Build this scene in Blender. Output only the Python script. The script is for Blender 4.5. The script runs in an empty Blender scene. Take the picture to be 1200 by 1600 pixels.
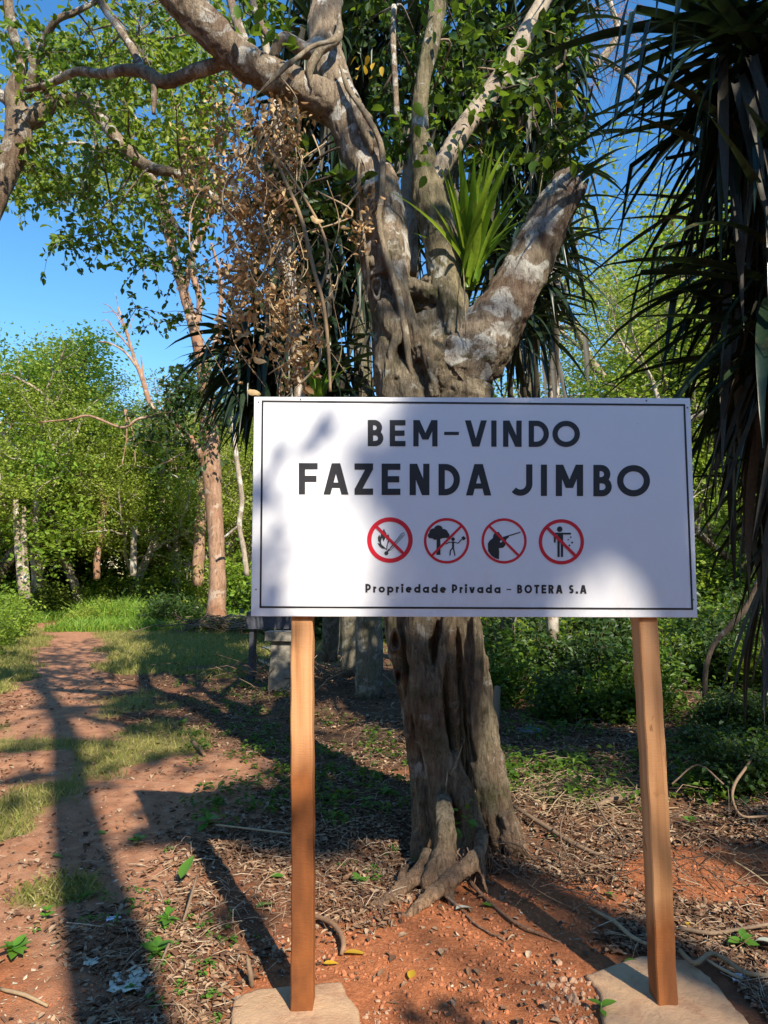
import bpy, math, random
import numpy as np
from mathutils import Vector, Matrix, noise

rng = np.random.default_rng(11)
random.seed(11)
SC = bpy.context.scene
COL = SC.collection

# ------------------------------------------------------------------ camera
F = 1067.0
CAM_H = 1.5
PITCH = math.radians(5.5)
cam_d = bpy.data.cameras.new('camera')
cam_d.sensor_fit = 'VERTICAL'
cam_d.sensor_height = 36.0
cam_d.lens = 36.0 * F / 1600.0
cam_d.clip_start = 0.05
cam_d.clip_end = 600
cam = bpy.data.objects.new('camera', cam_d)
COL.objects.link(cam)
cam.location = (0, 0, CAM_H)
cam.rotation_euler = (math.pi / 2 + PITCH, 0, 0)
SC.camera = cam

# ------------------------------------------------------------------ light
SUN_EL = 38.0
sun_dir = Vector((0.461 * math.cos(math.radians(SUN_EL)), -0.887 * math.cos(math.radians(SUN_EL)), math.sin(math.radians(SUN_EL))))
sun_d = bpy.data.lights.new('sun', 'SUN')
sun_d.energy = 5.0
sun_d.angle = math.radians(0.53)
sun_d.color = (1.0, 0.90, 0.74)
sun = bpy.data.objects.new('sun', sun_d)
COL.objects.link(sun)
sun.rotation_euler = sun_dir.to_track_quat('Z', 'Y').to_euler()

world = bpy.data.worlds.new('World')
SC.world = world
world.use_nodes = True
wn = world.node_tree
wn.nodes.clear()
sky = wn.nodes.new('ShaderNodeTexSky')
sky.sky_type = 'NISHITA'
sky.sun_disc = False
sky.sun_elevation = math.radians(SUN_EL)
sky.sun_rotation = math.atan2(sun_dir.x, sun_dir.y)
sky.altitude = 200
sky.air_density = 1.2
sky.dust_density = 0.15
sky.ozone_density = 3.0
bg = wn.nodes.new('ShaderNodeBackground')
bg.inputs['Strength'].default_value = 0.13
wo = wn.nodes.new('ShaderNodeOutputWorld')
hs = wn.nodes.new('ShaderNodeHueSaturation'); hs.inputs['Saturation'].default_value = 1.28
wn.links.new(sky.outputs[0], hs.inputs['Color']); wn.links.new(hs.outputs[0], bg.inputs['Color'])
wn.links.new(bg.outputs[0], wo.inputs['Surface'])

SC.view_settings.view_transform = 'Standard'
SC.view_settings.look = 'None'
SC.view_settings.gamma = 1.0
SC.view_settings.use_curve_mapping = False
SC.view_settings.exposure = 0.92
SC.render.engine = 'CYCLES'
SC.cycles.max_bounces = 6
SC.cycles.diffuse_bounces = 3
SC.cycles.transmission_bounces = 4
SC.cycles.transparent_max_bounces = 4

# ------------------------------------------------------------------ helpers
def ray(px, py):
    u = (px - 600) / F
    v = (800 - py) / F
    return np.array([u, math.cos(PITCH) - v * math.sin(PITCH), math.sin(PITCH) + v * math.cos(PITCH)])

def at(px, py, Y):
    d = ray(px, py)
    s = Y / d[1]
    return np.array([d[0] * s, Y, CAM_H + d[2] * s])

def G(px, py):
    d = ray(px, py)
    s = -CAM_H / d[2]
    return np.array([d[0] * s, d[1] * s, 0.0])

def hash2(ix, iy, seed):
    h = np.sin(ix * 127.1 + iy * 311.7 + seed * 74.7) * 43758.5453
    return h - np.floor(h)

def vnoise(x, y, seed=0):
    ix = np.floor(x); iy = np.floor(y)
    fx = x - ix; fy = y - iy
    fx = fx * fx * (3 - 2 * fx); fy = fy * fy * (3 - 2 * fy)
    a = hash2(ix, iy, seed); b = hash2(ix + 1, iy, seed)
    c = hash2(ix, iy + 1, seed); d = hash2(ix + 1, iy + 1, seed)
    return (a * (1 - fx) + b * fx) * (1 - fy) + (c * (1 - fx) + d * fx) * fy - 0.5

def fbm(x, y, octs=4, seed=0):
    s = 0; a = 1.0
    for k in range(octs):
        s = s + a * vnoise(x * 2 ** k + 17.3 * k, y * 2 ** k - 9.1 * k, seed + k)
        a *= 0.5
    return s

def height(x, y):
    x = np.asarray(x, float); y = np.asarray(y, float)
    near = np.exp(-((np.hypot(x, y)) / 14.0) ** 2)
    h = 0.05 * fbm(x * 0.6, y * 0.6, 3, 1) + 0.03 * near * fbm(x * 3, y * 3, 3, 5)
    h = h + 0.012 * near * fbm(x * 14, y * 14, 3, 9)
    # mound round the fig tree, rising bank to the right
    h = h + 0.05 * np.exp(-(((x - 0.35) / 0.9) ** 2 + ((y - 4.7) / 0.6) ** 2)) - 0.035 * np.exp(-(((x - 0.3) / 0.5) ** 2 + ((y - 3.65) / 0.35) ** 2))
    h = h + 0.20 / (1 + np.exp(-(x - 2.2) * 2.2)) * np.exp(-((y - 6) / 5) ** 2)
    h = h - 0.065 * np.exp(-(((x + 0.3) / 0.7) ** 2 + ((y - 2.3) / 0.5) ** 2))
    # bare red soil in front is trodden, far field gently rolls
    h = h + 0.4 * np.clip((y - 30) / 100, 0, 3)
    return h

def gz(x, y):
    return float(height(x, y))

def mk_mesh(name, V, faces, smooth=True):
    """V (n,3); faces: list of int arrays (m,k)"""
    me = bpy.data.meshes.new(name)
    V = np.ascontiguousarray(V, dtype=np.float32)
    faces = [np.asarray(f, dtype=np.int32) for f in faces if len(f)]
    nl = sum(f.size for f in faces); nf = sum(len(f) for f in faces)
    me.vertices.add(len(V)); me.vertices.foreach_set('co', V.ravel())
    me.loops.add(nl); me.polygons.add(nf)
    me.loops.foreach_set('vertex_index', np.concatenate([f.ravel() for f in faces]))
    tot = np.concatenate([np.full(len(f), f.shape[1], np.int32) for f in faces])
    st = np.concatenate([[0], np.cumsum(tot)[:-1]]).astype(np.int32)
    me.polygons.foreach_set('loop_start', st)
    me.polygons.foreach_set('loop_total', tot)
    me.polygons.foreach_set('use_smooth', np.full(nf, smooth))
    me.update(calc_edges=True)
    return me

def link(name, me, mat, parent=None):
    o = bpy.data.objects.new(name, me)
    COL.objects.link(o)
    if mat is not None and not me.materials:
        me.materials.append(mat)
    if parent is not None:
        o.parent = parent
        o.matrix_parent_inverse = Matrix.Translation(-Vector(parent.location))
    return o

def tag(o, label=None, cat=None, group=None, kind=None):
    if label: o['label'] = label
    if cat: o['category'] = cat
    if group: o['group'] = group
    if kind: o['kind'] = kind
    return o

def empty(name, loc, label, cat, group=None):
    o = bpy.data.objects.new(name, None)
    o.empty_display_size = 0.1
    COL.objects.link(o)
    o.location = [float(v) for v in loc]
    return tag(o, label, cat, group)

class MB:
    def __init__(s): s.V = []; s.F = {}; s.n = 0
    def add(s, V, *Fs):
        V = np.asarray(V, float)
        for f in Fs:
            f = np.asarray(f)
            if len(f): s.F.setdefault(f.shape[1], []).append(f + s.n)
        s.V.append(V); s.n += len(V)
    def mesh(s, name, smooth=True):
        return mk_mesh(name, np.concatenate(s.V), [np.concatenate(v) for v in s.F.values()], smooth)
    def build(s, name, mat, parent=None, smooth=True):
        return link(name, s.mesh(name, smooth), mat, parent)

def catmull(P, n=4):
    P = np.asarray(P, float)
    if len(P) < 3: 
        t = np.linspace(0, 1, n + 1)[:, None]
        return P[0] * (1 - t) + P[-1] * t
    Q = np.vstack([2 * P[0] - P[1], P, 2 * P[-1] - P[-2]])
    out = []
    for i in range(1, len(Q) - 2):
        p0, p1, p2, p3 = Q[i - 1], Q[i], Q[i + 1], Q[i + 2]
        for t in np.arange(n) / n:
            out.append(0.5 * ((2 * p1) + (-p0 + p2) * t + (2 * p0 - 5 * p1 + 4 * p2 - p3) * t * t + (-p0 + 3 * p1 - 3 * p2 + p3) * t ** 3))
    out.append(P[-1])
    return np.array(out)

def tube(mb, path, rad, n=6, lump=0.0, cap=True, seed=None):
    """path (m,3), rad scalar or (m,)"""
    path = np.asarray(path, float); m = len(path)
    rad = np.broadcast_to(np.asarray(rad, float), (m,)).copy()
    T = np.gradient(path, axis=0); T /= (np.linalg.norm(T, axis=1, keepdims=True) + 1e-9)
    ref = np.array([0.0, 0, 1]) if abs(T[0][2]) < 0.9 else np.array([1.0, 0, 0])
    N = np.cross(T[0], ref); N /= np.linalg.norm(N)
    a = np.linspace(0, 2 * math.pi, n, endpoint=False)
    V = np.zeros((m, n, 3))
    for i in range(m):
        N = N - T[i] * np.dot(N, T[i]); N /= (np.linalg.norm(N) + 1e-9)
        B = np.cross(T[i], N)
        r = np.full(n, rad[i])
        if lump: r = r * (1 + lump * (rng.random(n) - 0.5))
        V[i] = path[i] + r[:, None] * (np.cos(a)[:, None] * N + np.sin(a)[:, None] * B)
    idx = np.arange(m * n).reshape(m, n)
    q = np.stack([idx[:-1], np.roll(idx[:-1], -1, 1), np.roll(idx[1:], -1, 1), idx[1:]], -1).reshape(-1, 4)
    V = V.reshape(-1, 3)
    if cap:
        V = np.vstack([V, path[0], path[-1]])
        c0, c1 = m * n, m * n + 1
        t0 = np.stack([np.full(n, c0), np.roll(idx[0], -1), idx[0]], -1)
        t1 = np.stack([np.full(n, c1), idx[-1], np.roll(idx[-1], -1)], -1)
        mb.add(V, q, np.vstack([t0, t1]))
    else:
        mb.add(V, q)

def unit(v):
    v = np.asarray(v, float)
    return v / (np.linalg.norm(v, axis=-1, keepdims=True) + 1e-9)

def leaves(mb, C, L, W, axis=None, flat=0.0, detail=1, droop=0.3):
    """many leaves: C centres (n,3); L,W size arrays; axis (n,3) direction or None. detail 0 diamond, 1 folded six point leaf"""
    C = np.asarray(C, float); n = len(C)
    if n == 0: return
    L = np.broadcast_to(np.asarray(L, float), (n,)); W = np.broadcast_to(np.asarray(W, float), (n,))
    if axis is None:
        axis = rng.normal(size=(n, 3)); axis[:, 2] = axis[:, 2] * 0.5 - droop
    A = unit(axis)
    up = rng.normal(size=(n, 3)) * (1 - flat) + np.array([0, 0, 1.0]) * (0.6 + flat * 2)
    S = unit(np.cross(A, up)); Nn = np.cross(S, A)
    l = L[:, None]; w = W[:, None]
    if detail == 0:
        V = np.stack([C - A * l * .5, C + S * w * .5 - Nn * w * .1, C + A * l * .5, C - S * w * .5 - Nn * w * .1], 1).reshape(-1, 3)
        mb.add(V, np.arange(n * 4).reshape(n, 4))
    else:
        cur = Nn * l * (0.06 + 0.16 * rng.random((n, 1)))
        fold = Nn * w * (0.10 + 0.25 * rng.random((n, 1)))
        b = C - A * l * .5; t = C + A * l * .5 - cur
        V = np.stack([b, C - A * l * .2 + S * w * .46 + fold, C + A * l * .18 + S * w * .40 + fold - cur * .3, t,
                      C + A * l * .18 - S * w * .40 + fold - cur * .3, C - A * l * .2 - S * w * .46 + fold], 1).reshape(-1, 3)
        i = np.arange(n)[:, None] * 6
        mb.add(V, np.vstack([i + np.array([[0, 1, 2, 3]]), i + np.array([[0, 3, 4, 5]])]))

# ------------------------------------------------------------------ materials
def new_mat(name):
    m = bpy.data.materials.new(name); m.use_nodes = True
    nt = m.node_tree; nt.nodes.clear()
    out = nt.nodes.new('ShaderNodeOutputMaterial')
    p = nt.nodes.new('ShaderNodeBsdfPrincipled')
    nt.links.new(p.outputs[0], out.inputs['Surface'])
    return m, nt, p, out

def nd(nt, t, **kw):
    n = nt.nodes.new(t)
    for k, v in kw.items():
        if k in n.inputs.keys(): n.inputs[k].default_value = v
        else: setattr(n, k, v)
    return n

def ramp(nt, fac, stops):
    r = nt.nodes.new('ShaderNodeValToRGB')
    e = r.color_ramp.elements
    while len(e) < len(stops): e.new(0.5)
    for i, (p, c) in enumerate(stops):
        e[i].position = p; e[i].color = (c[0], c[1], c[2], 1) if not np.isscalar(c) else (c, c, c, 1)
    nt.links.new(fac, r.inputs['Fac'])
    return r.outputs['Color']

def mix(nt, f, a, b, mode='MIX'):
    m = nt.nodes.new('ShaderNodeMix'); m.data_type = 'RGBA'; m.blend_type = mode
    for s, v in ((0, f), (6, a), (7, b)):
        if hasattr(v, 'is_linked'): nt.links.new(v, m.inputs[s])
        elif s == 0: m.inputs[s].default_value = v
        else: m.inputs[s].default_value = (v[0], v[1], v[2], 1)
    return m.outputs[2]

def tex(nt, scale, detail=4, rough=0.55, dist=0.0, stretch=None, coord='Object'):
    tc = nt.nodes.new('ShaderNodeTexCoord'); src = tc.outputs[coord]
    if stretch:
        mp = nt.nodes.new('ShaderNodeMapping'); mp.inputs['Scale'].default_value = stretch
        nt.links.new(src, mp.inputs['Vector']); src = mp.outputs[0]
    n = nd(nt, 'ShaderNodeTexNoise', Scale=scale, Detail=detail, Roughness=rough, Distortion=dist)
    nt.links.new(src, n.inputs['Vector'])
    return n.outputs['Fac']

def bump(nt, p, h, strength=0.5, dist=0.02):
    b = nd(nt, 'ShaderNodeBump', Strength=strength, Distance=dist)
    nt.links.new(h, b.inputs['Height']); nt.links.new(b.outputs[0], p.inputs['Normal'])

def leaf_mat(name, cols, trans=0.35, rough=0.45, tcol=None, island=True, clump=None):
    m, nt, p, out = new_mat(name)
    if island:
        g = nt.nodes.new('ShaderNodeNewGeometry'); fac = g.outputs['Random Per Island']
    else:
        g = nt.nodes.new('ShaderNodeObjectInfo'); fac = g.outputs['Random']
    k = len(cols)
    c = ramp(nt, fac, [(i / (k - 1), cc) for i, cc in enumerate(cols)])
    c = mix(nt, ramp(nt, tex(nt, 60, 2), [(0.35, 0.0), (0.7, 0.35)]), c, tuple(np.array(cols[0]) * 0.55))
    if 'strap' in name:
        c = mix(nt, ramp(nt, tex(nt, 7, 4, .7, .3), [(0.60, 0.0), (0.70, 0.8)]), c, tuple(np.array((.16, .11, .05)) * (1.6 if 'green' in name else .7)))
        c = mix(nt, ramp(nt, tex(nt, 120, 2, .5, 0, (1, 1, .15)), [(0.4, 0.35), (0.6, 0.0)]), c, tuple(np.array(cols[0]) * .6))
    if clump:
        oi = nt.nodes.new('ShaderNodeObjectInfo')
        c = mix(nt, ramp(nt, oi.outputs['Random'], [(0.25, 0.0), (0.95, 0.55)]), c, clump)
        c = mix(nt, ramp(nt, tex(nt, 0.55, 3, 0.6), [(0.42, 0.0), (0.66, 0.65)]), c, clump)
        c = mix(nt, ramp(nt, tex(nt, 0.9, 2, 0.6, 0.5, (1, 1, 1.7)), [(0.52, 0.0), (0.68, 0.6)]), c, tuple(np.array(cols[0]) * .8))
    nt.links.new(c, p.inputs['Base Color'])
    p.inputs['Roughness'].default_value = rough
    p.inputs['Specular IOR Level'].default_value = 0.35
    if trans > 0:
        t = nt.nodes.new('ShaderNodeBsdfTranslucent')
        tc = mix(nt, 0.75, c, tcol or (0.16, 0.24, 0.02), 'MIX')
        nt.links.new(tc, t.inputs['Color'])
        ms = nt.nodes.new('ShaderNodeMixShader'); ms.inputs[0].default_value = trans
        nt.links.new(p.outputs[0], ms.inputs[1]); nt.links.new(t.outputs[0], ms.inputs[2])
        nt.links.new(ms.outputs[0], out.inputs['Surface'])
    return m

def bark_mat(name, dark, mid, pale, stain=None, lichen=0.5, scale=1.0, bstr=0.8, moss=0.0, dust=None):
    m, nt, p, out = new_mat(name)
    fib = tex(nt, 14 * scale, 6, 0.65, 0.6, (1, 1, 0.28))
    pat = tex(nt, 4.0 * scale, 5, 0.6, 0.8)
    c = ramp(nt, fib, [(0.30, dark), (0.55, mid), (0.78, tuple(np.array(mid) * 1.3))])
    c = mix(nt, ramp(nt, pat, [(0.62 - 0.14 * lichen, 0.0), (0.66 - 0.12 * lichen, 0.85)]), c, pale)
    if stain:
        c = mix(nt, ramp(nt, tex(nt, 2.1 * scale, 4, 0.6, 0.3), [(0.5, 0.0), (0.68, 0.7)]), c, stain)
    if moss:
        c = mix(nt, ramp(nt, tex(nt, 3.1 * scale, 5, 0.65, 0.2), [(0.52, 0.0), (0.7, moss)]), c, (0.06, 0.065, 0.015))
    if dust:
        tc = nt.nodes.new('ShaderNodeTexCoord'); sp_ = nt.nodes.new('ShaderNodeSeparateXYZ'); nt.links.new(tc.outputs['Object'], sp_.inputs[0])
        ma = nt.nodes.new('ShaderNodeMath'); ma.operation = 'MULTIPLY_ADD'; ma.inputs[1].default_value = -0.35
        nt.links.new(pat, ma.inputs[0]); nt.links.new(sp_.outputs['Z'], ma.inputs[2])
        mr = nt.nodes.new('ShaderNodeMapRange'); mr.inputs['From Min'].default_value = -.12; mr.inputs['From Max'].default_value = .16
        mr.inputs['To Min'].default_value = .9; mr.inputs['To Max'].default_value = 0; nt.links.new(ma.outputs[0], mr.inputs['Value'])
        c = mix(nt, mr.outputs[0], c, ramp(nt, fib, [(.3, tuple(np.array(dust) * .5)), (.6, dust)]))
    spots = tex(nt, 55 * scale, 3, 0.6)
    c = mix(nt, ramp(nt, spots, [(0.3, 0.5), (0.42, 0.0)]), c, tuple(np.array(dark) * 0.6))
    fine = tex(nt, 42 * scale, 6, 0.75, 1.2, (1, 1, 0.22))
    c = mix(nt, ramp(nt, fine, [(0.36, 0.75), (0.47, 0.0)]), c, tuple(np.array(dark) * 0.45))
    nt.links.new(c, p.inputs['Base Color'])
    p.inputs['Roughness'].default_value = 0.88
    p.inputs['Specular IOR Level'].default_value = 0.2
    hh = mix(nt, 0.6, mix(nt, 0.3, fib, spots), fine)
    bump(nt, p, hh, bstr, 0.035)
    return m

def flat_mat(name, col, rough=0.6, var=0.0, scale=30, bstr=0.0):
    m, nt, p, out = new_mat(name)
    if var:
        c = mix(nt, ramp(nt, tex(nt, scale, 5), [(0.35, 0.0), (0.65, 1.0)]), tuple(np.array(col) * (1 - var)), tuple(np.array(col) * (1 + var)))
        nt.links.new(c, p.inputs['Base Color'])
        if bstr: bump(nt, p, tex(nt, scale * 2, 4), bstr, 0.01)
    else:
        p.inputs['Base Color'].default_value = (*col, 1)
    p.inputs['Roughness'].default_value = rough
    return m

M = {}
M['fig_bark'] = bark_mat('fig_bark', (0.075, 0.058, 0.038), (0.29, 0.24, 0.165), (0.48, 0.46, 0.40), (0.13, 0.072, 0.045), 0.25, 1.6, 1.3, 0.7, dust=(0.44, 0.27, 0.165))
M['stub_bark'] = bark_mat('stub_bark', (0.08, 0.052, 0.035), (0.25, 0.20, 0.145), (0.56, 0.55, 0.50), (0.10, 0.05, 0.035), 0.85, 1.6, 1.1, 0.3)
M['limb_bark'] = bark_mat('limb_bark', (0.10, 0.068, 0.045), (0.32, 0.25, 0.175), (0.62, 0.59, 0.52), (0.11, 0.055, 0.036), 0.6, 1.8, 1.0)
M['moss_bark'] = bark_mat('moss_bark', (0.06, 0.05, 0.028), (0.21, 0.175, 0.105), (0.42, 0.41, 0.36), None, 0.3, 1.2, 0.9, 0.9)
M['root_bark'] = bark_mat('root_bark', (0.13, 0.06, 0.035), (0.32, 0.19, 0.12), (0.42, 0.30, 0.21), (0.22, 0.09, 0.05), 0.3, 2.0, 0.8)
M['pale_bark'] = bark_mat('pale_bark', (0.16, 0.12, 0.09), (0.34, 0.28, 0.21), (0.52, 0.48, 0.42), None, 0.6, 0.6, 0.5)
M['red_bark'] = bark_mat('red_bark', (0.15, 0.085, 0.05), (0.33, 0.20, 0.13), (0.42, 0.33, 0.26), (0.25, 0.11, 0.06), 0.4, 0.6, 0.6)
M['dark_bark'] = bark_mat('dark_bark', (0.05, 0.038, 0.028), (0.13, 0.10, 0.075), (0.30, 0.28, 0.24), None, 0.4, 0.8, 0.7)
M['grey_stem'] = bark_mat('grey_stem', (0.07, 0.06, 0.045), (0.24, 0.21, 0.155), (0.36, 0.35, 0.30), (0.16, 0.15, 0.08), 0.4, 2.0, 1.1, 0.6)
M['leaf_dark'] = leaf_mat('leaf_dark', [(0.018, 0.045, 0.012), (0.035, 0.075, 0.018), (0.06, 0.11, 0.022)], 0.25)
M['leaf_mid'] = leaf_mat('leaf_mid', [(0.035, 0.085, 0.012), (0.075, 0.15, 0.018), (0.15, 0.24, 0.028)], 0.38, tcol=(0.22, 0.34, 0.02))
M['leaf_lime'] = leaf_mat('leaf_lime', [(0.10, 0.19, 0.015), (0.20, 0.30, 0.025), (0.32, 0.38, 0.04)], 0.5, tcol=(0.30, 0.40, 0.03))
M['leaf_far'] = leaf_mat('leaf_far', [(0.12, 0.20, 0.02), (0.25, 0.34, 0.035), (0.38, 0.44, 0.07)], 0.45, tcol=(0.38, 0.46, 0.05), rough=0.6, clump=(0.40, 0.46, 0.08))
M['leaf_far2'] = leaf_mat('leaf_far2', [(0.08, 0.19, 0.02), (0.18, 0.32, 0.032), (0.30, 0.44, 0.05)], 0.48, tcol=(0.34, 0.48, 0.04), rough=0.6, clump=(0.32, 0.38, 0.05))
M['leaf_dry'] = leaf_mat('leaf_dry', [(0.20, 0.10, 0.045), (0.50, 0.31, 0.145), (0.70, 0.51, 0.27)], 0.25, 0.7, (0.60, 0.38, 0.15))
M['leaf_dry_obj'] = leaf_mat('leaf_dry_obj', [(0.20, 0.10, 0.045), (0.50, 0.31, 0.145), (0.70, 0.51, 0.27)], 0.25, 0.7, (0.60, 0.38, 0.15), island=False)
M['strap'] = leaf_mat('strap', [(0.010, 0.020, 0.012), (0.018, 0.036, 0.018), (0.032, 0.055, 0.025)], 0.10, 0.32, (0.05, 0.09, 0.02))
M['strap_obj'] = leaf_mat('strap_obj', [(0.010, 0.020, 0.012), (0.018, 0.036, 0.018), (0.032, 0.055, 0.025)], 0.10, 0.32, (0.05, 0.09, 0.02), island=False)
M['strap_dead'] = leaf_mat('strap_dead', [(0.035, 0.032, 0.024), (0.07, 0.062, 0.045), (0.11, 0.10, 0.07)], 0.1, 0.6, (0.08, 0.06, 0.03))
M['strap_green'] = leaf_mat('strap_green', [(0.07, 0.17, 0.014), (0.16, 0.29, 0.02), (0.30, 0.42, 0.04)], 0.5, 0.32, (0.40, 0.55, 0.04), island=False)
M['yellow_leaf'] = leaf_mat('yellow_leaf', [(0.45, 0.25, 0.02), (0.6, 0.38, 0.03), (0.5, 0.33, 0.04)], 0.3, 0.5, (0.6, 0.4, 0.02))
M['white_leaf'] = leaf_mat('white_leaf', [(0.50, 0.50, 0.38), (0.56, 0.56, 0.45)], 0.0, 0.6)
M['seedling'] = leaf_mat('seedling', [(0.05, 0.14, 0.015), (0.09, 0.22, 0.025), (0.14, 0.30, 0.04)], 0.35, 0.4, (0.2, 0.4, 0.03))
M['grass'] = leaf_mat('grass', [(0.12, 0.15, 0.025), (0.24, 0.24, 0.06), (0.38, 0.31, 0.12)], 0.3, 0.55, (0.3, 0.36, 0.06))
M['grass_green'] = leaf_mat('grass_green', [(0.09, 0.20, 0.02), (0.17, 0.30, 0.03), (0.28, 0.38, 0.06)], 0.3, 0.5, (0.25, 0.40, 0.04))
M['litter'] = leaf_mat('litter', [(0.07, 0.035, 0.02), (0.17, 0.085, 0.045), (0.27, 0.16, 0.09), (0.40, 0.29, 0.19)], 0.0, 0.85)
M['chaff'] = leaf_mat('chaff', [(0.10, 0.05, 0.03), (0.30, 0.17, 0.10), (0.50, 0.35, 0.22), (0.62, 0.52, 0.38)], 0.0, 0.85)
M['twig'] = leaf_mat('twig', [(0.07, 0.042, 0.028), (0.17, 0.11, 0.07), (0.36, 0.27, 0.18)], 0.0, 0.85)
M['vine'] = leaf_mat('vine', [(0.26, 0.18, 0.10), (0.36, 0.27, 0.165), (0.42, 0.33, 0.21)], 0.0, 0.8, island=False)
M['aerial'] = bark_mat('aerial_bark', (0.12, 0.09, 0.06), (0.30, 0.24, 0.16), (0.42, 0.37, 0.29), None, .4, 3.0, .8)
M['black'] = flat_mat('black_print', (0.012, 0.011, 0.014), 0.5)
M['charcoal'] = flat_mat('charcoal_print', (0.03, 0.028, 0.03), 0.5)
M['red'] = flat_mat('red_print', (0.62, 0.004, 0.022), 0.45)
M['white_print'] = flat_mat('white_print', (0.78, 0.78, 0.80), 0.4)
M['screw'] = flat_mat('screw_steel', (0.16, 0.16, 0.17), 0.4)
M['clod'] = flat_mat('clod_soil', (0.34, 0.125, 0.055), 0.95, 0.35, 25)
M['stone_pale'] = flat_mat('stone_pale', (0.36, 0.22, 0.14), 0.9, 0.2, 40)
M['rag'] = flat_mat('rag_cloth', (0.50, 0.48, 0.38), 0.8, 0.2, 30)
M['paper'] = flat_mat('paper_white', (0.70, 0.73, 0.86), 0.6, 0.1, 30)
M['tarp'] = flat_mat('tarp_blue', (0.10, 0.13, 0.20), 0.45, 0.4, 12)
M['slab'] = flat_mat('slab_concrete', (0.22, 0.20, 0.165), 0.9, 0.35, 14, 0.5)
M['dark_board'] = flat_mat('dark_board', (0.05, 0.055, 0.075), 0.6, 0.3, 10)

# concrete of the footings
m, nt, p, out = new_mat('footing_concrete')
c = mix(nt, ramp(nt, tex(nt, 3, 5), [(0.35, 0.0), (0.7, 1.0)]), (0.54, 0.345, 0.20), (0.46, 0.285, 0.16))
c = mix(nt, ramp(nt, tex(nt, 11, 5, 0.7), [(0.62, 0.0), (0.72, 0.7)]), c, (0.28, 0.13, 0.07))
nt.links.new(c, p.inputs['Base Color']); p.inputs['Roughness'].default_value = 0.92
c2 = mix(nt, ramp(nt, tex(nt, 5, 6, 0.75, .5), [(0.50, 0.0), (0.68, 0.75)]), c, (0.33, 0.155, 0.085)); nt.links.new(c2, p.inputs['Base Color'])
bump(nt, p, tex(nt, 38, 8, 0.8), 0.9, 0.012)
M['footing'] = m

# painted panel
m, nt, p, out = new_mat('sign_white')
c = mix(nt, ramp(nt, tex(nt, 2.5, 4), [(0.4, 0.0), (0.75, 0.25)]), (0.75, 0.76, 0.79), (0.70, 0.71, 0.74))
c = mix(nt, ramp(nt, tex(nt, 22, 4, 0.7), [(0.715, 0.0), (0.76, 0.5)]), c, (0.45, 0.38, 0.33))
tcp = nt.nodes.new('ShaderNodeTexCoord'); spz = nt.nodes.new('ShaderNodeSeparateXYZ'); nt.links.new(tcp.outputs['Object'], spz.inputs[0])
mrp = nt.nodes.new('ShaderNodeMapRange'); mrp.inputs['From Min'].default_value = 1.34; mrp.inputs['From Max'].default_value = 1.62; mrp.inputs['To Min'].default_value = .30; mrp.inputs['To Max'].default_value = 0.03
nt.links.new(spz.outputs['Z'], mrp.inputs['Value'])
mm = nt.nodes.new('ShaderNodeMath'); mm.operation = 'MULTIPLY'; nt.links.new(mrp.outputs[0], mm.inputs[0]); nt.links.new(ramp(nt, tex(nt, 9, 6, .75, 0, (1, 1, .5)), [(0.42, 0.0), (0.7, 1.0)]), mm.inputs[1])
c = mix(nt, mm.outputs[0], c, (0.46, 0.33, 0.25))
nt.links.new(c, p.inputs['Base Color']); p.inputs['Roughness'].default_value = 0.42; bump(nt, p, tex(nt, 3, 2), 0.15, 0.01)
M['panel'] = m

# timber: grain along z, wet brown stain on the lower part
def timber(name, z0, z1, stain_amt, seed):
    m, nt, p, out = new_mat(name)
    g = tex(nt, 16, 6, 0.6, 0.5, (1.6, 1.6, 0.06))
    k = tex(nt, 3.5, 3, 0.5, 0.2, (1, 1, 0.5))
    c = ramp(nt, g, [(0.30, (0.34, 0.155, 0.060)), (0.5, (0.50, 0.255, 0.115)), (0.72, (0.58, 0.33, 0.165))])
    c = mix(nt, ramp(nt, tex(nt, 14, 3, 0.5, 1.0, (1, 1, 0.45)), [(0.64, 0.0), (0.72, 0.8)]), c, (0.20, 0.08, 0.03))
    tc = nt.nodes.new('ShaderNodeTexCoord'); sp = nt.nodes.new('ShaderNodeSeparateXYZ')
    nt.links.new(tc.outputs['Object'], sp.inputs[0])
    ad = nt.nodes.new('ShaderNodeMath'); ad.operation = 'MULTIPLY_ADD'; ad.inputs[1].default_value = 0.5; 
    nt.links.new(k, ad.inputs[0]); nt.links.new(sp.outputs['Z'], ad.inputs[2])
    mr = nt.nodes.new('ShaderNodeMapRange'); mr.inputs['From Min'].default_value = z0 + 0.25; mr.inputs['From Max'].default_value = z1 + 0.25
    mr.inputs['To Min'].default_value = stain_amt; mr.inputs['To Max'].default_value = 0
    nt.links.new(ad.outputs[0], mr.inputs['Value'])
    c = mix(nt, mr.outputs[0], c, mix(nt, ramp(nt, tex(nt, 5, 4, .6, .3, (1, 1, .35)), [(0.38, 0.0), (0.62, 1.0)]), (0.29, 0.095, 0.024), (0.12, 0.038, 0.012)))
    nt.links.new(c, p.inputs['Base Color']); p.inputs['Roughness'].default_value = 0.7
    p.inputs['Specular IOR Level'].default_value = 0.25
    saw = tex(nt, 90, 3, .6, 0, (.4, .4, 2.2)); bump(nt, p, mix(nt, .4, g, saw), 0.6, 0.004)
    return m
M['timber_left'] = timber('timber_left', 0.80, 1.05, 0.97, 1)
M['timber_right'] = timber('timber_right', 0.18, 0.26, 0.9, 2)

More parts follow.
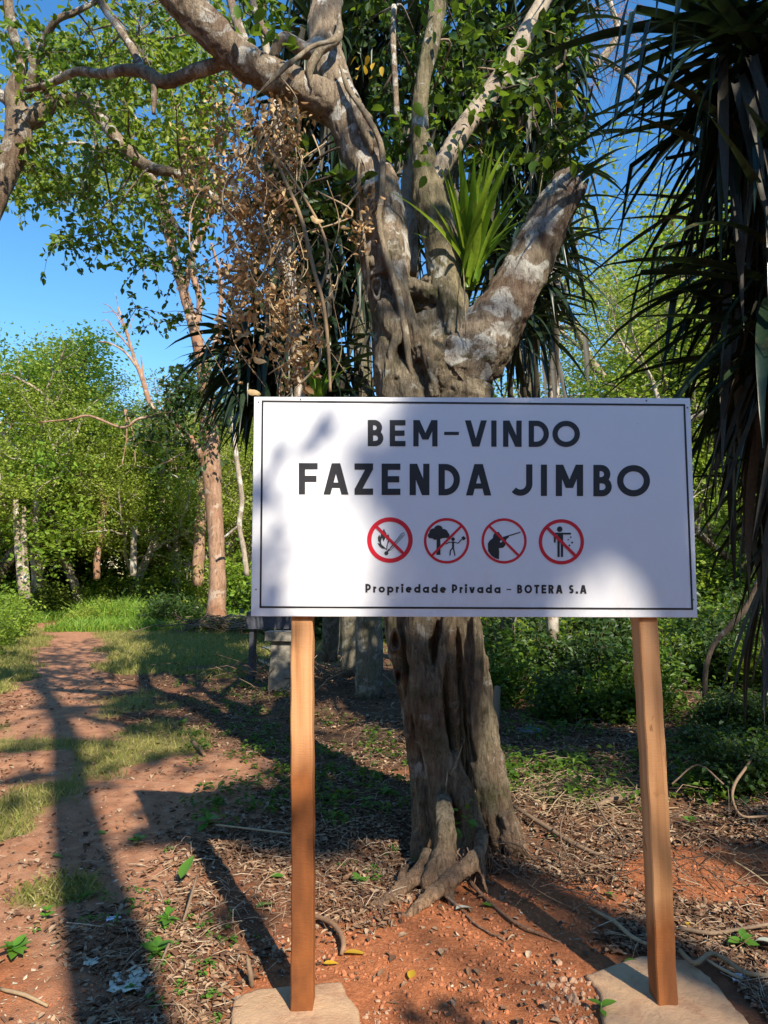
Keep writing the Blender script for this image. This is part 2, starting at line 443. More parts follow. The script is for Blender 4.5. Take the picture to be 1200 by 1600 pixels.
# ground
m, nt, p, out = new_mat('soil_ground')
at_ = nt.nodes.new('ShaderNodeAttribute'); at_.attribute_name = 'zone'
sx = nt.nodes.new('ShaderNodeSeparateColor'); nt.links.new(at_.outputs['Color'], sx.inputs[0])
n1 = tex(nt, 9, 8, 0.7); n2 = tex(nt, 60, 6, 0.7); n3 = tex(nt, 1.3, 5, 0.6)
soil = ramp(nt, n1, [(0.3, (0.13, 0.050, 0.026)), (0.5, (0.23, 0.092, 0.046)), (0.7, (0.31, 0.135, 0.070))])
red = ramp(nt, n2, [(0.3, (0.23, 0.075, 0.032)), (0.55, (0.40, 0.145, 0.062)), (0.75, (0.50, 0.215, 0.105))])
path = ramp(nt, n1, [(0.3, (0.26, 0.115, 0.060)), (0.5, (0.38, 0.185, 0.105)), (0.72, (0.48, 0.265, 0.16))])
humus_shade = ramp(nt, n2, [(0.3, (0.06, 0.035, 0.02)), (0.55, (0.13, 0.075, 0.045)), (0.75, (0.22, 0.13, 0.08))])  # dark humus tone, doubling as painted shade on the ground
grs = ramp(nt, n1, [(0.3, (0.16, 0.10, 0.045)), (0.5, (0.20, 0.18, 0.06)), (0.75, (0.33, 0.25, 0.11))])
c = mix(nt, ramp(nt, n3, [(0.40, 0.0), (0.62, 0.6)]), soil, humus_shade)
c = mix(nt, at_.outputs['Alpha'], c, humus_shade)
def soft(ch, noise_, amt=0.5):
    a = nt.nodes.new('ShaderNodeMath'); a.operation = 'MULTIPLY_ADD'; a.inputs[1].default_value = amt
    nt.links.new(noise_, a.inputs[0]); nt.links.new(ch, a.inputs[2])
    return ramp(nt, a.outputs[0], [(0.25 + amt * .5, 0.0), (0.65 + amt * .5 if 0.65 + amt * .5 < 1 else 1, 1.0)])
c = mix(nt, soft(sx.outputs[0], n1), c, path)
c = mix(nt, soft(sx.outputs[2], n1), c, red)
c = mix(nt, soft(sx.outputs[1], n1), c, grs)
nt.links.new(c, p.inputs['Base Color']); p.inputs['Roughness'].default_value = 0.95
p.inputs['Specular IOR Level'].default_value = 0.1
hh = mix(nt, 0.5, n2, tex(nt, 160, 4, 0.7))
bump(nt, p, hh, 0.9, 0.02)
M['ground'] = m

# ------------------------------------------------------------------ zones on the ground
def ell(x, y, c, rx, ry, rot=0.0):
    dx = x - c[0]; dy = y - c[1]
    ca, sa = math.cos(rot), math.sin(rot)
    u = dx * ca + dy * sa; v = -dx * sa + dy * ca
    return np.exp(-((u / rx) ** 2 + (v / ry) ** 2) ** 1.5)

PATH_C = [G(-60, 1650), G(60, 1450), G(60, 1320), G(70, 1200), G(85, 1110), G(105, 1050), G(115, 1000), G(100, 975)]
PATH_C = catmull(PATH_C, 6)[:, :2]
def seg_dist(x, y, P):
    d = np.full(np.shape(x), 1e9)
    for a, b in zip(P[:-1], P[1:]):
        ab = b - a; L2 = (ab ** 2).sum()
        t = np.clip(((x - a[0]) * ab[0] + (y - a[1]) * ab[1]) / L2, 0, 1)
        d = np.minimum(d, np.hypot(x - a[0] - t * ab[0], y - a[1] - t * ab[1]))
    return d

GRASS_SPOTS = [(G(120, 1112), 0.75, 0.9), (G(230, 1015), 2.0, 2.2), (G(175, 1040), 1.3, 1.2), (G(10, 1265), 0.30, 0.45), (G(95, 1395), 0.20, 0.16),
               (G(20, 1050), 1.5, 2.6), (G(-40, 1150), 0.5, 0.6), (G(-30, 1000), 5, 5), (G(60, 1160), 0.7, 0.35), (G(230, 1160), 0.5, 0.8), (G(290, 1010), 3.0, 3.5)]
def zones(x, y):
    x = np.asarray(x, float); y = np.asarray(y, float)
    n = fbm(x * 1.7, y * 1.7, 4, 30)
    w = 0.80 + 0.012 * y
    pth = np.clip(1.25 - seg_dist(x, y, PATH_C) / w + 0.7 * n, 0, 1)
    pth = np.maximum(pth, np.clip(1.6 * ell(x, y, G(230, 1230), 0.9, 1.3) + 0.5 * n, 0, 1))
    pth = pth * (y < 27) * (y > -3)
    gr = np.zeros_like(x)
    for c, rx, ry in GRASS_SPOTS:
        gr = np.maximum(gr, 1.4 * ell(x, y, c, rx, ry))
    gr = np.clip(gr + 1.1 * n * (gr > 0.05), 0, 1)
    gr = gr * (1 - np.clip(1.5 - seg_dist(x, y, PATH_C) / (.34 + .022 * y) * 1.0 + .8 * n, 0, 1) * (y > 6.5))
    gr = np.maximum(gr, np.clip((y - 21 + 3 * n) / 4, 0, 1) * (np.abs(x - PATH_C[-1][0]) > 1.2 + n))
    far = np.clip((y - 13) / 6, 0, 1)
    red = np.clip(1.7 * ell(x, y, G(720, 1520), 0.62, 0.55) + 0.7 * ell(x, y, G(430, 1500), 0.4, 0.35) + 1.5 * ell(x, y, G(1110, 1370), 0.45, 0.28)
                  + 1.2 * ell(x, y, G(830, 1420), 0.45, 0.3) + 0.8 * ell(x, y, G(0, 1560), 0.5, 0.5) + 0.8 * n - 0.1, 0, 1)
    return pth, gr, red, far

def humus_shade_zone(x, y):  # humus patches; left of the fig they also put shade into the colour
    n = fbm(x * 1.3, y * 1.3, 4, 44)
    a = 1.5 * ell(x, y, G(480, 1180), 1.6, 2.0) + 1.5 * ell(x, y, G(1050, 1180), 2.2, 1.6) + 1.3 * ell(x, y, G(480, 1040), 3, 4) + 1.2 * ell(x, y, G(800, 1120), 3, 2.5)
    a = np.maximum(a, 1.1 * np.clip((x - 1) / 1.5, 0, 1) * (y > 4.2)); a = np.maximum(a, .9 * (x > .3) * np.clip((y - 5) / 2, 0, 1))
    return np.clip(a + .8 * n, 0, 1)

def build_ground():
    def axis_pts(lo, hi, mid0, mid1, dense, g):
        pts = list(np.arange(mid0, mid1, dense))
        s = dense; v = mid1
        while v < hi: pts.append(v); s *= g; v += s
        pts.append(hi)
        s = dense; v = mid0 - dense; pre = []
        while v > lo: pre.append(v); s *= g; v -= s
        pre.append(lo)
        return np.array(pre[::-1] + pts)
    xs = axis_pts(-260, 260, -2.6, 2.6, 0.014, 1.035)
    ys = axis_pts(-60, 320, 2.0, 5.2, 0.014, 1.028)
    X, Y = np.meshgrid(xs, ys)
    Z = height(X, Y)
    V = np.stack([X, Y, Z], -1).reshape(-1, 3)
    idx = np.arange(X.size).reshape(X.shape)
    q = np.stack([idx[:-1, :-1], idx[:-1, 1:], idx[1:, 1:], idx[1:, :-1]], -1).reshape(-1, 4)
    me = mk_mesh('ground', V, [q])
    p_, g_, r_, f_ = zones(V[:, 0], V[:, 1])
    ca = me.color_attributes.new('zone', 'FLOAT_COLOR', 'POINT')
    col = np.stack([p_, g_, r_, humus_shade_zone(V[:, 0], V[:, 1])], -1).astype(np.float32)
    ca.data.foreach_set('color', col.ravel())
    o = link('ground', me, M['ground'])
    tag(o, kind='structure')
build_ground()

# ------------------------------------------------------------------ sign
SD = 2.5
TL, TR, BR, BL = at(397, 620, SD), at(1078.5, 622, SD), at(1090, 965, SD), at(392, 963, SD)
def sp(px, py, k=0):
    """point of the sign's printed face; k counts print layers"""
    q = at(px, py, SD); q[1] = SD - 0.0005 * k - (0.0006 if k else 0); return q

sign = empty('welcome_sign', (0.33, 2.58, gz(0.33, 2.58)), 'white welcome board with black lettering and four red symbols on two timber posts', 'sign')
def panel_mesh():
    mb = MB(); c = np.array([TL, TR, BR, BL]); th = 0.018; b = 0.0015
    ctr = c.mean(0)
    ins = c + (ctr - c) / np.linalg.norm(ctr - c, axis=1)[:, None] * b * 1.5
    fr = ins.copy(); rim = c.copy(); rim[:, 1] += b; bk = c.copy(); bk[:, 1] += th
    V = np.vstack([fr, rim, bk]); f = [[0, 3, 2, 1], [8, 9, 10, 11]]
    for i in range(4):
        j = (i + 1) % 4
        f += [[i, j, 4 + j, 4 + i], [4 + i, 4 + j, 8 + j, 8 + i]]
    mb.add(V, np.array(f)); return mb
panel_mesh().build('panel', M['panel'], sign, False)

def ribbon(mb, P, t, k, closed=False):
    """stroke of constant width t along 2-D px points, on the sign's face, mitred"""
    P = np.asarray(P, float); n = len(P)
    N = np.zeros_like(P)
    for i in range(n):
        a = P[i] - P[i - 1] if (i > 0 or closed) else P[1] - P[0]
        b = P[(i + 1) % n] - P[i] if (i < n - 1 or closed) else P[-1] - P[-2]
        a = a / (np.linalg.norm(a) + 1e-9); b = b / (np.linalg.norm(b) + 1e-9)
        na = np.array([-a[1], a[0]]); nb = np.array([-b[1], b[0]])
        s = na + nb; s = s / (np.linalg.norm(s) + 1e-9)
        N[i] = s / max(0.35, np.dot(s, na))
    A = P + N * t / 2; B = P - N * t / 2
    V = [sp(*v, k) for v in A] + [sp(*v, k) for v in B]
    m_ = n if closed else n - 1
    q = [[i, (i + 1) % n, n + (i + 1) % n, n + i] for i in range(m_)]
    mb.add(V, np.array(q))

def poly2(mb, P, k):
    V = [sp(*v, k) for v in P]
    mb.add(V, np.arange(len(V))[None, :])

def arc(cx, cy, rx, ry, a0, a1, n=16):
    a = np.radians(np.linspace(a0, a1, n))
    return np.stack([cx + rx * np.cos(a), cy + ry * np.sin(a)], -1)

# frame line
mb = MB()
c4 = [(410.4, 627), (1069, 633), (1081.5, 951.5), (407, 948.5)]
ribbon(mb, c4, 3.0, 1, closed=True)
mb.build('border_line', M['black'], sign, False)

def glyph(mb, ch, x0, x1, y0, y1, t, k):
    """y0 top, y1 bottom in px; draws one capital or small letter"""
    w = x1 - x0; h = y1 - y0; kk = [k]
    def bar(xa, ya, xb, yb):  # axis aligned box
        poly2(mb, [(xa, ya), (xb, ya), (xb, yb), (xa, yb)], kk[0]); kk[0] += 0.25
    def dia(xt, xb, ya=y0, yb=y1, hw=None):  # slanted stroke, flat ends
        hw = hw or t * 1.12
        poly2(mb, [(xt - hw / 2, ya), (xt + hw / 2, ya), (xb + hw / 2, yb), (xb - hw / 2, yb)], kk[0]); kk[0] += 0.25
    def st(P, closed=False):
        ribbon(mb, P, t, kk[0], closed); kk[0] += 0.25
    if ch == 'I': bar(x0, y0, x1, y1)
    elif ch == '-': bar(x0, (y0 + y1) / 2 - t * .3, x1, (y0 + y1) / 2 + t * .3)
    elif ch in 'EF':
        bar(x0, y0, x0 + t, y1); bar(x0 + t * .9, y0, x1, y0 + t)
        ym = y0 + h * .5; bar(x0 + t * .9, ym - t / 2, x1 - w * .06, ym + t / 2)
        if ch == 'E': bar(x0 + t * .9, y1 - t, x1, y1)
    elif ch == 'T': bar(x0, y0, x1, y0 + t); bar(x0 + w / 2 - t / 2, y0 + t * .9, x0 + w / 2 + t / 2, y1)
    elif ch == 'D':
        bar(x0, y0, x0 + t, y1)
        r = h / 2 - t / 2; cx = x1 - t / 2 - r * .92
        st(np.vstack([[(x0 + t * .5, y0 + t / 2)], arc(cx, y0 + h / 2, r * .92, r, -90, 90, 22), [(x0 + t * .5, y1 - t / 2)]]))
    elif ch in 'BR':
        bar(x0, y0, x0 + t, y1); ym = y0 + h * .49
        r = (ym - y0 - t / 2) / 2 + 0.0; cx = x1 - t / 2 - r - w * (.08 if ch == 'B' else .0)
        st(np.vstack([[(x0 + t * .5, y0 + t / 2)], arc(cx, y0 + t / 2 + r, r, r, -90, 90, 14), [(x0 + t * .5, y0 + t / 2 + 2 * r)]]))
        if ch == 'B':
            r2 = (y1 - t / 2 - (y0 + t / 2 + 2 * r)) / 2; cx = x1 - t / 2 - r2
            st(np.vstack([[(x0 + t * .5, y1 - t / 2 - 2 * r2)], arc(cx, y1 - t / 2 - r2, r2, r2, -90, 90, 14), [(x0 + t * .5, y1 - t / 2)]]))
        else: dia(x0 + w * .5, x1 - t * .55, y0 + t / 2 + 2 * r - t * .3, y1)
    elif ch == 'O': st(arc(x0 + w / 2, y0 + h / 2, w / 2 - t / 2, h / 2 - t / 2, 0, 350, 36), True)
    elif ch == 'V': dia(x0 + t * .55, x0 + w / 2 - t * .12); dia(x1 - t * .55, x0 + w / 2 + t * .12)
    elif ch == 'A':
        dia(x0 + w / 2 - t * .12, x0 + t * .55); dia(x0 + w / 2 + t * .12, x1 - t * .55)
        ya = y0 + h * .70; bar(x0 + w * .22, ya - t * .42, x1 - w * .22, ya + t * .42)
    elif ch == 'Z': bar(x0, y0, x1, y0 + t); bar(x0, y1 - t, x1, y1); dia(x1 - t * .62, x0 + t * .62, y0 + t * .9, y1 - t * .9, t * 1.25)
    elif ch == 'N': bar(x0, y0, x0 + t, y1); bar(x1 - t, y0, x1, y1); dia(x0 + t * .6, x1 - t * .6, y0, y1, t * 1.2)
    elif ch == 'M':
        bar(x0, y0, x0 + t, y1); bar(x1 - t, y0, x1, y1)
        ym = y0 + h * .74
        dia(x0 + t * .6, x0 + w / 2, y0, ym, t * 1.15); dia(x1 - t * .6, x0 + w / 2, y0, ym, t * 1.15)
    elif ch == 'J':
        r = w / 2 - t * .3; cx = x1 - t / 2 - r
        st(np.vstack([[(x1 - t / 2, y0)], arc(cx, y1 - t / 2 - r, r, r, 0, 138, 16)]))
    elif ch == 'S':
        r = (h - t) / 4; cx = x0 + w / 2; rx = w / 2 - t / 2
        st(np.vstack([arc(cx, y0 + t / 2 + r, rx, r, -25, -270, 14), arc(cx, y1 - t / 2 - r, rx, r, -90, 155, 14)[1:]]))
    elif ch == '.': bar(x0, y1 - t * 1.15, x0 + t * 1.15, y1)
    elif ch in 'oade':
        xh = h * .70; r = xh / 2 - t / 2; cy = y1 - xh / 2; cx = x0 + w / 2; rx = w / 2 - t / 2
        if ch == 'e':
            st(arc(cx, cy, rx, r, -2, -315, 22)); bar(x0 + t * .5, cy - t * .4, x1 - t * .3, cy + t * .4)
        else:
            st(arc(cx, cy, rx, r, 0, 345, 24), True)
            if ch == 'a': bar(x1 - t, y1 - xh, x1, y1)
            if ch == 'd': bar(x1 - t, y0, x1, y1)
    elif ch == 'p':
        xh = h * .70; r = xh / 2 - t / 2; cy = y1 - xh / 2
        st(arc(x0 + w / 2, cy, w / 2 - t / 2, r, 0, 345, 24), True); bar(x0, y1 - xh, x0 + t, y1 + h * .30)
    elif ch == 'P':
        bar(x0, y0, x0 + t, y1); r = h * .27; cx = x1 - t / 2 - r
        st(np.vstack([[(x0 + t * .5, y0 + t / 2)], arc(cx, y0 + t / 2 + r, r, r, -90, 90, 14), [(x0 + t * .5, y0 + t / 2 + 2 * r)]]))
    elif ch == 'r':
        xh = h * .70; bar(x0, y1 - xh, x0 + t, y1)
        st(arc(x1, y1 - xh + h * .34, w - t / 2, h * .34 - t / 2, 180, 268, 8))
    elif ch == 'i': xh = h * .70; bar(x0, y1 - xh, x0 + t, y1); bar(x0 - t * .1, y0 - t * .1, x0 + t * 1.1, y0 + t * 1.05)
    elif ch == 'v':
        xh = h * .70; dia(x0 + t * .5, x0 + w / 2 - t * .1, y1 - xh, y1); dia(x1 - t * .5, x0 + w / 2 + t * .1, y1 - xh, y1)

mb = MB()
for i, (ch, a, b) in enumerate([('B', 574.7, 599), ('E', 609, 633.6), ('M', 645.8, 683.6), ('-', 694, 717), ('V', 726.5, 760.5), ('I', 767.5, 775.8),
                                ('N', 786, 815), ('D', 826, 857.5), ('O', 863, 906)]):
    dy = (a - 574) * 0.0046
    glyph(mb, ch, a, b, 656.2 + dy, 697.2 + dy, 8.3, 1 + 0.05 * (i % 3))
mb.build('word_bem_vindo', M['black'], sign, False)
mb = MB()
for i, (ch, a, b) in enumerate([('F', 467, 496.5), ('A', 505.5, 544.5), ('Z', 554, 583), ('E', 596.3, 625.6), ('N', 640, 671), ('D', 685.2, 718.6), ('A', 728, 767.5),
                                ('J', 798.3, 831.8), ('I', 845, 854.6), ('M', 868.3, 911), ('B', 927, 955.8), ('O', 964, 1015.5)]):
    dy = (a - 467) * 0.0062
    glyph(mb, ch, a, b, 723.6 + dy, 772.6 + dy, 9.8, 1 + 0.05 * (i % 3))
    if i == 6: mb.build('word_fazenda', M['black'], sign, False); mb = MB()
mb.build('word_jimbo', M['black'], sign, False)
# small line: advance widths in units, fitted to measured word spans
mb = MB()
WID = dict(P=.62, r=.36, o=.72, p=.72, i=.24, e=.70, d=.72, a=.72, v=.62, B=.62, O=.92, T=.62, E=.58, R=.64, A=.82, S=.56)
def word(s, a, b, t=3.1, gap=.26):
    tot = sum(WID.get(c, .24) for c in s) + gap * (len(s) - 1)
    u = (b - a) / tot; x = a
    for i, c in enumerate(s):
        w_ = WID.get(c, .24) * u
        dy = (x - 570) * 0.0055
        glyph(mb, c, x, x + w_, 912.3 + dy, 925.8 + dy, t, 1 + 0.05 * (i % 3)); x += w_ + gap * u
for w_, a_, b_ in (('Propriedade', 571, 697), ('Privada', 706, 782), ('BOTERA', 808, 879), ('S.A', 889, 916.5)):
    mb = MB(); word(w_, a_, b_); mb.build('word_' + w_.lower().replace('.', ''), M['black'], sign, False)
mb = MB(); glyph(mb, '-', 791.5, 798.5, 914, 928, 3.0, 1); mb.build('dash', M['black'], sign, False)

# prohibition symbols
def symbol(cx, cy, R, ring_t, bar_t, flip, draw, label):
    mbr = MB(); ribbon(mbr, arc(cx, cy, R - ring_t / 2, R - ring_t / 2, 0, 354, 60), ring_t, 1.0, True)
    o = mbr.build('prohibition_ring', M['red'], sign, False); o['label'] = label
    s = -1 if flip else 1; q = (R - ring_t * .6) * .7071
    mbb = MB(); ribbon(mbb, [(cx - s * q, cy - q), (cx + s * q, cy + q)], bar_t, 4.0)
    mbb.build('slash_bar', M['red'], o, False)
    draw(o, cx, cy, R)
def loc(cx, cy, R, ox, oy, oR, P):
    return [(cx + (x - ox) * R / oR, cy + (y - oy) * R / oR) for x, y in P]
def circ(x, y, r, n=20): return [tuple(v) for v in arc(x, y, r, r, 0, 360 * (1 - 1 / n), n)]

def draw_fire(par, cx, cy, R):
    L = lambda P: loc(cx, cy, R, 295, 380, 213, P)
    m1 = MB()
    poly2(m1, L([(268, 478), (250, 462), (222, 458), (196, 436), (178, 408), (205, 414), (186, 388), (182, 356), (196, 328), (204, 352), (216, 312), (240, 274),
                 (250, 300), (262, 316), (266, 344), (278, 318), (290, 350), (288, 392), (276, 420)]), 2.0)
    poly2(m1, L(circ(262, 503, 19)), 2.2); ribbon(m1, L([(262, 500), (290, 465)]), 2.4, 2.6)
    m1.build('flame_symbol', M['charcoal'], par, False)
    m2 = MB()
    poly2(m2, L([(262, 462), (238, 440), (216, 420), (212, 392), (222, 362), (232, 396), (246, 376), (258, 352), (264, 384), (276, 372), (270, 410), (262, 436)]), 3.0)
    m2.build('flame_hollow', M['white_print'], par, False)
    m3 = MB()
    for A in ([(285, 470), (405, 318), (425, 312), (430, 330), (310, 468), (278, 482)], [(296, 462), (412, 330)], [(300, 450), (318, 440)]):
        ribbon(m3, L(A), 0.8, 3.4)
    m3.build('match_outline', M['charcoal'], par, False)
def draw_tree(par, cx, cy, R):
    L = lambda P: loc(cx, cy, R, 827, 390, 213, P); m1 = MB()
    for i, (x, y, r) in enumerate([(750, 288, 43), (703, 312, 38), (678, 340, 27), (722, 345, 36), (798, 322, 43), (828, 338, 26), (765, 335, 38)]):
        poly2(m1, L(circ(x, y, r)), 2 + .2 * i)
    poly2(m1, L([(734, 350), (768, 350), (770, 522), (732, 522)]), 1.7)
    m1.build('tree_symbol', M['black'], par, False)
    m2 = MB(); poly2(m2, L(circ(887, 375, 17)), 2)
    ribbon(m2, L([(887, 398), (887, 466)]), 3.2, 2.2)
    ribbon(m2, L([(820, 420), (846, 406), (887, 402), (935, 412), (968, 376)]), 1.5, 2.4)
    ribbon(m2, L([(884, 455), (862, 482), (858, 526)]), 1.9, 2.6); ribbon(m2, L([(888, 455), (897, 490), (905, 530)]), 1.9, 2.8)
    poly2(m2, L([(965, 360), (985, 345), (1008, 368), (990, 385), (975, 382)]), 3)
    m2.build('axeman_symbol', M['black'], par, False)
def draw_hunter(par, cx, cy, R):
    L = lambda P: loc(cx, cy, R, 285, 388, 212, P); m1 = MB()
    poly2(m1, L([(182, 345), (188, 325), (205, 305), (235, 303), (250, 325), (262, 338), (268, 352), (292, 345), (438, 302), (441, 311), (335, 343), (322, 362), (308, 372),
                 (300, 400), (296, 430), (276, 452), (236, 456), (240, 490), (238, 560), (200, 550), (165, 525), (135, 482), (133, 412), (150, 385), (180, 362)]), 2)
    m1.build('hunter_symbol', M['black'], par, False)
    m2 = MB(); poly2(m2, L([(244, 398), (252, 386), (268, 384), (258, 404)]), 3); m2.build('elbow_gap', M['white_print'], par, False)
def draw_litter(par, cx, cy, R):
    L = lambda P: loc(cx, cy, R, 822, 398, 212, P); m1 = MB()
    poly2(m1, L(circ(806, 280, 26)), 2)
    for i, (a, b, c_, d) in enumerate([(752, 313, 912, 330), (785, 320, 838, 405), (752, 325, 769, 405), (785, 398, 806, 540), (817, 398, 838, 540)]):
        poly2(m1, L([(a, b), (c_, b), (c_, d), (a, d)]), 2.2 + .2 * i)
    m1.build('litterer_symbol', M['black'], par, False)
    m2 = MB()
    for x, y, r in [(910, 355, 9), (886, 378, 8), (922, 405, 11), (897, 432, 10)]: poly2(m2, L(circ(x, y, r, 5)), 2)
    m2.build('litter_dots', M['charcoal'], par, False)
symbol(609.2, 843.8, 35.6, 6.8, 4.6, False, draw_fire, 'thick red ring crossing out a flame and a match')
symbol(697.8, 845, 35.6, 4.1, 3.8, True, draw_tree, 'thin red ring crossing out a tree and a person with an axe')
symbol(787.5, 845.2, 35.4, 4.0, 3.6, False, draw_hunter, 'thin red ring crossing out a hunter aiming a gun')
symbol(877, 846.6, 35.4, 5.4, 4.8, False, draw_litter, 'red ring crossing out a person dropping litter')

for i, (x, y) in enumerate([(404, 628), (1074, 637), (400, 921), (1083, 937), (470, 623.5), (1010, 626)]):
    mb = MB(); q = at(x, y, SD)
    P = [q + np.array([0, 0.0002, 0]), q + np.array([0, -0.0022, 0])]
    tube(mb, P, [0.0035, 0.0028], 8); mb.build('screw', M['screw'], sign)

# posts: slightly wavy sawn timbers behind the panel
def post(px_top, py_top, px_bot, py_bot, wpx_top, wpx_bot, mat, depth=0.085, label=None):
    y0 = SD + 0.0205
    a = at(px_top, py_top, y0); b = at(px_bot, py_bot, y0)
    d = (b - a); zt = sp(600, 660)[2]; zb = -0.12
    top = a + d * (zt - a[2]) / d[2]; bot = a + d * (zb - a[2]) / d[2]
    w0 = wpx_top / F * y0; w1 = wpx_bot / F * (y0)
    n = 40; t = np.linspace(0, 1, n)[:, None]
    C = top * (1 - t) + bot * t
    C[:, 0] += 0.0025 * np.sin(t[:, 0] * 9 + px_top) ; 
    W = (w0 * (1 - t) + w1 * t) * 0.5
    V = []; 
    be = 0.004
    prof = [(-1, 0, be, 0), (-1, 0, 0, be), (-1, 1, 0, -be), (-1, 1, be, 0), (1, 1, -be, 0), (1, 1, 0, -be), (1, 0, 0, be), (1, 0, -be, 0)]
    for i in range(n):
        for sx_, sy_, ox, oy in prof:
            jit = 0.0012 * math.sin(i * 1.7 + sx_ * 3 + sy_ * 5) 
            V.append([C[i, 0] + sx_ * W[i, 0] + ox + jit, y0 + sy_ * depth + oy, C[i, 2]])
    idx = np.arange(n * 8).reshape(n, 8)
    q = np.stack([idx[:-1], np.roll(idx[:-1], -1, 1), np.roll(idx[1:], -1, 1), idx[1:]], -1).reshape(-1, 4)
    mb = MB(); mb.add(V, q, idx[0][None, :], idx[-1][::-1][None, :])
    me = mb.mesh('post', False)
    o = link('post', me, mat, sign)
    if label: o['label'] = label
    return bot
post(472, 970, 470.5, 1590, 33, 33, M['timber_left'], label='left timber post stained dark brown over its lower half')
post(1014, 970, 1045.0, 1565, 29.5, 30, M['timber_right'], label='right timber post, brown stain at its foot')

def footing(pts, h, label):
    P = np.array([G(*p_)[:2] for p_ in pts]); c = P.mean(0)
    o = empty('concrete_footing', (c[0], c[1], gz(*c)), label, 'footing', 'concrete footings of the sign posts')
    E = []
    for i in range(len(P)):
        a, b = P[i], P[(i + 1) % len(P)]
        for t in np.arange(14) / 14:
            q = a * (1 - t) + b * t
            q = q + 0.012 * np.array([fbm(q[0] * 18, q[1] * 18, 3, 40), fbm(q[0] * 18, q[1] * 18, 3, 50)])
            E.append(q)
    E = np.array(E); n = len(E); rings = []
    for s, z in ((1.015, -0.14), (1.0, h - 0.014), (0.985, h - 0.003), (0.94, h), (0.86, h + .001), (0.75, h + 0.002), (0.6, h + 0.003), (.45, h + .003), (0.3, h + 0.004), (.15, h + .004)):
        R = c + (E - c) * s
        zz = z + 0.008 * fbm(R[:, 0] * 9, R[:, 1] * 9, 5, 70)
        rings.append(np.column_stack([R, zz]))
    V = np.vstack(rings + [[c[0], c[1], h + 0.004]])
    m_ = len(rings); idx = np.arange(m_ * n).reshape(m_, n)
    q = np.stack([idx[:-1], np.roll(idx[:-1], -1, 1), np.roll(idx[1:], -1, 1), idx[1:]], -1).reshape(-1, 4)
    t_ = np.stack([idx[-1], np.roll(idx[-1], -1), np.full(n, m_ * n)], -1)
    mb = MB(); mb.add(V, q, t_); mb.build('slab', M['footing'], o)
footing([(355, 1700), (362, 1562), (399, 1544), (532, 1530), (560, 1578), (572, 1700)], 0.0, 'pale concrete footing under the left sign post, cut by the bottom of the photo')
footing([(960, 1700), (935, 1560), (915, 1530), (1000, 1503), (1075, 1508), (1110, 1535), (1165, 1600), (1215, 1690)], 0.022, 'pale concrete footing under the right sign post, its corner showing behind the post')

# ------------------------------------------------------------------ strangler fig in the middle
def px_path(pts):
    """pts (px,py,Y,r_px) -> 3-D path and radii, resampled"""
    P = np.array([np.append(at(a, b, Y), r * Y / F) for a, b, Y, r in pts])
    Q = catmull(P, 6)
    return Q[:, :3], np.maximum(Q[:, 3], 0.002)

fig_base = G(715, 1335)
fig = empty('fig_tree', (0.42, 3.95, gz(0.42, 3.95)), 'big old strangler fig with fused grey trunks and a broken limb standing behind the sign', 'tree')

def remeshed(mb, name, mat, parent, voxel, nz=0.012, fine=0.004, smooth_it=1, dirt=False):
    me = mb.mesh('tmp'); o = bpy.data.objects.new('tmp', me); COL.objects.link(o)
    r = o.modifiers.new('r', 'REMESH'); r.mode = 'VOXEL'; r.voxel_size = voxel; r.use_smooth_shade = True
    if smooth_it:
        s = o.modifiers.new('s', 'SMOOTH'); s.iterations = smooth_it; s.factor = 0.5
    dg = bpy.context.evaluated_depsgraph_get()
    me2 = bpy.data.meshes.new_from_object(o.evaluated_get(dg))
    bpy.data.objects.remove(o)
    n = len(me2.vertices); co = np.empty(n * 3, np.float32); me2.vertices.foreach_get('co', co); co = co.reshape(-1, 3).astype(float)
    no = np.empty(n * 3, np.float32); me2.vertices.foreach_get('normal', no); no = no.reshape(-1, 3)
    a = np.array([noise.noise(Vector((c[0] * 9, c[1] * 9, c[2] * 3.2))) for c in co])
    b = np.array([noise.noise(Vector((c[0] * 34, c[1] * 34, c[2] * 9))) for c in co])
    c3 = np.array([noise.noise(Vector((c[0] * 22 + 2 * c[2], c[1] * 22, c[2] * 3.0 + 5))) for c in co])
    rid = np.abs(c3); rid = np.clip(1 - rid * 5, 0, 1) ** 1.5
    co = co + no * (nz * a + fine * b - fine * 1.5 * rid)[:, None]
    me2.vertices.foreach_set('co', co.astype(np.float32).ravel())
    me2.polygons.foreach_set('use_smooth', np.ones(len(me2.polygons), bool)); me2.update()
    me2.materials.clear()
    return link(name, me2, mat, parent)

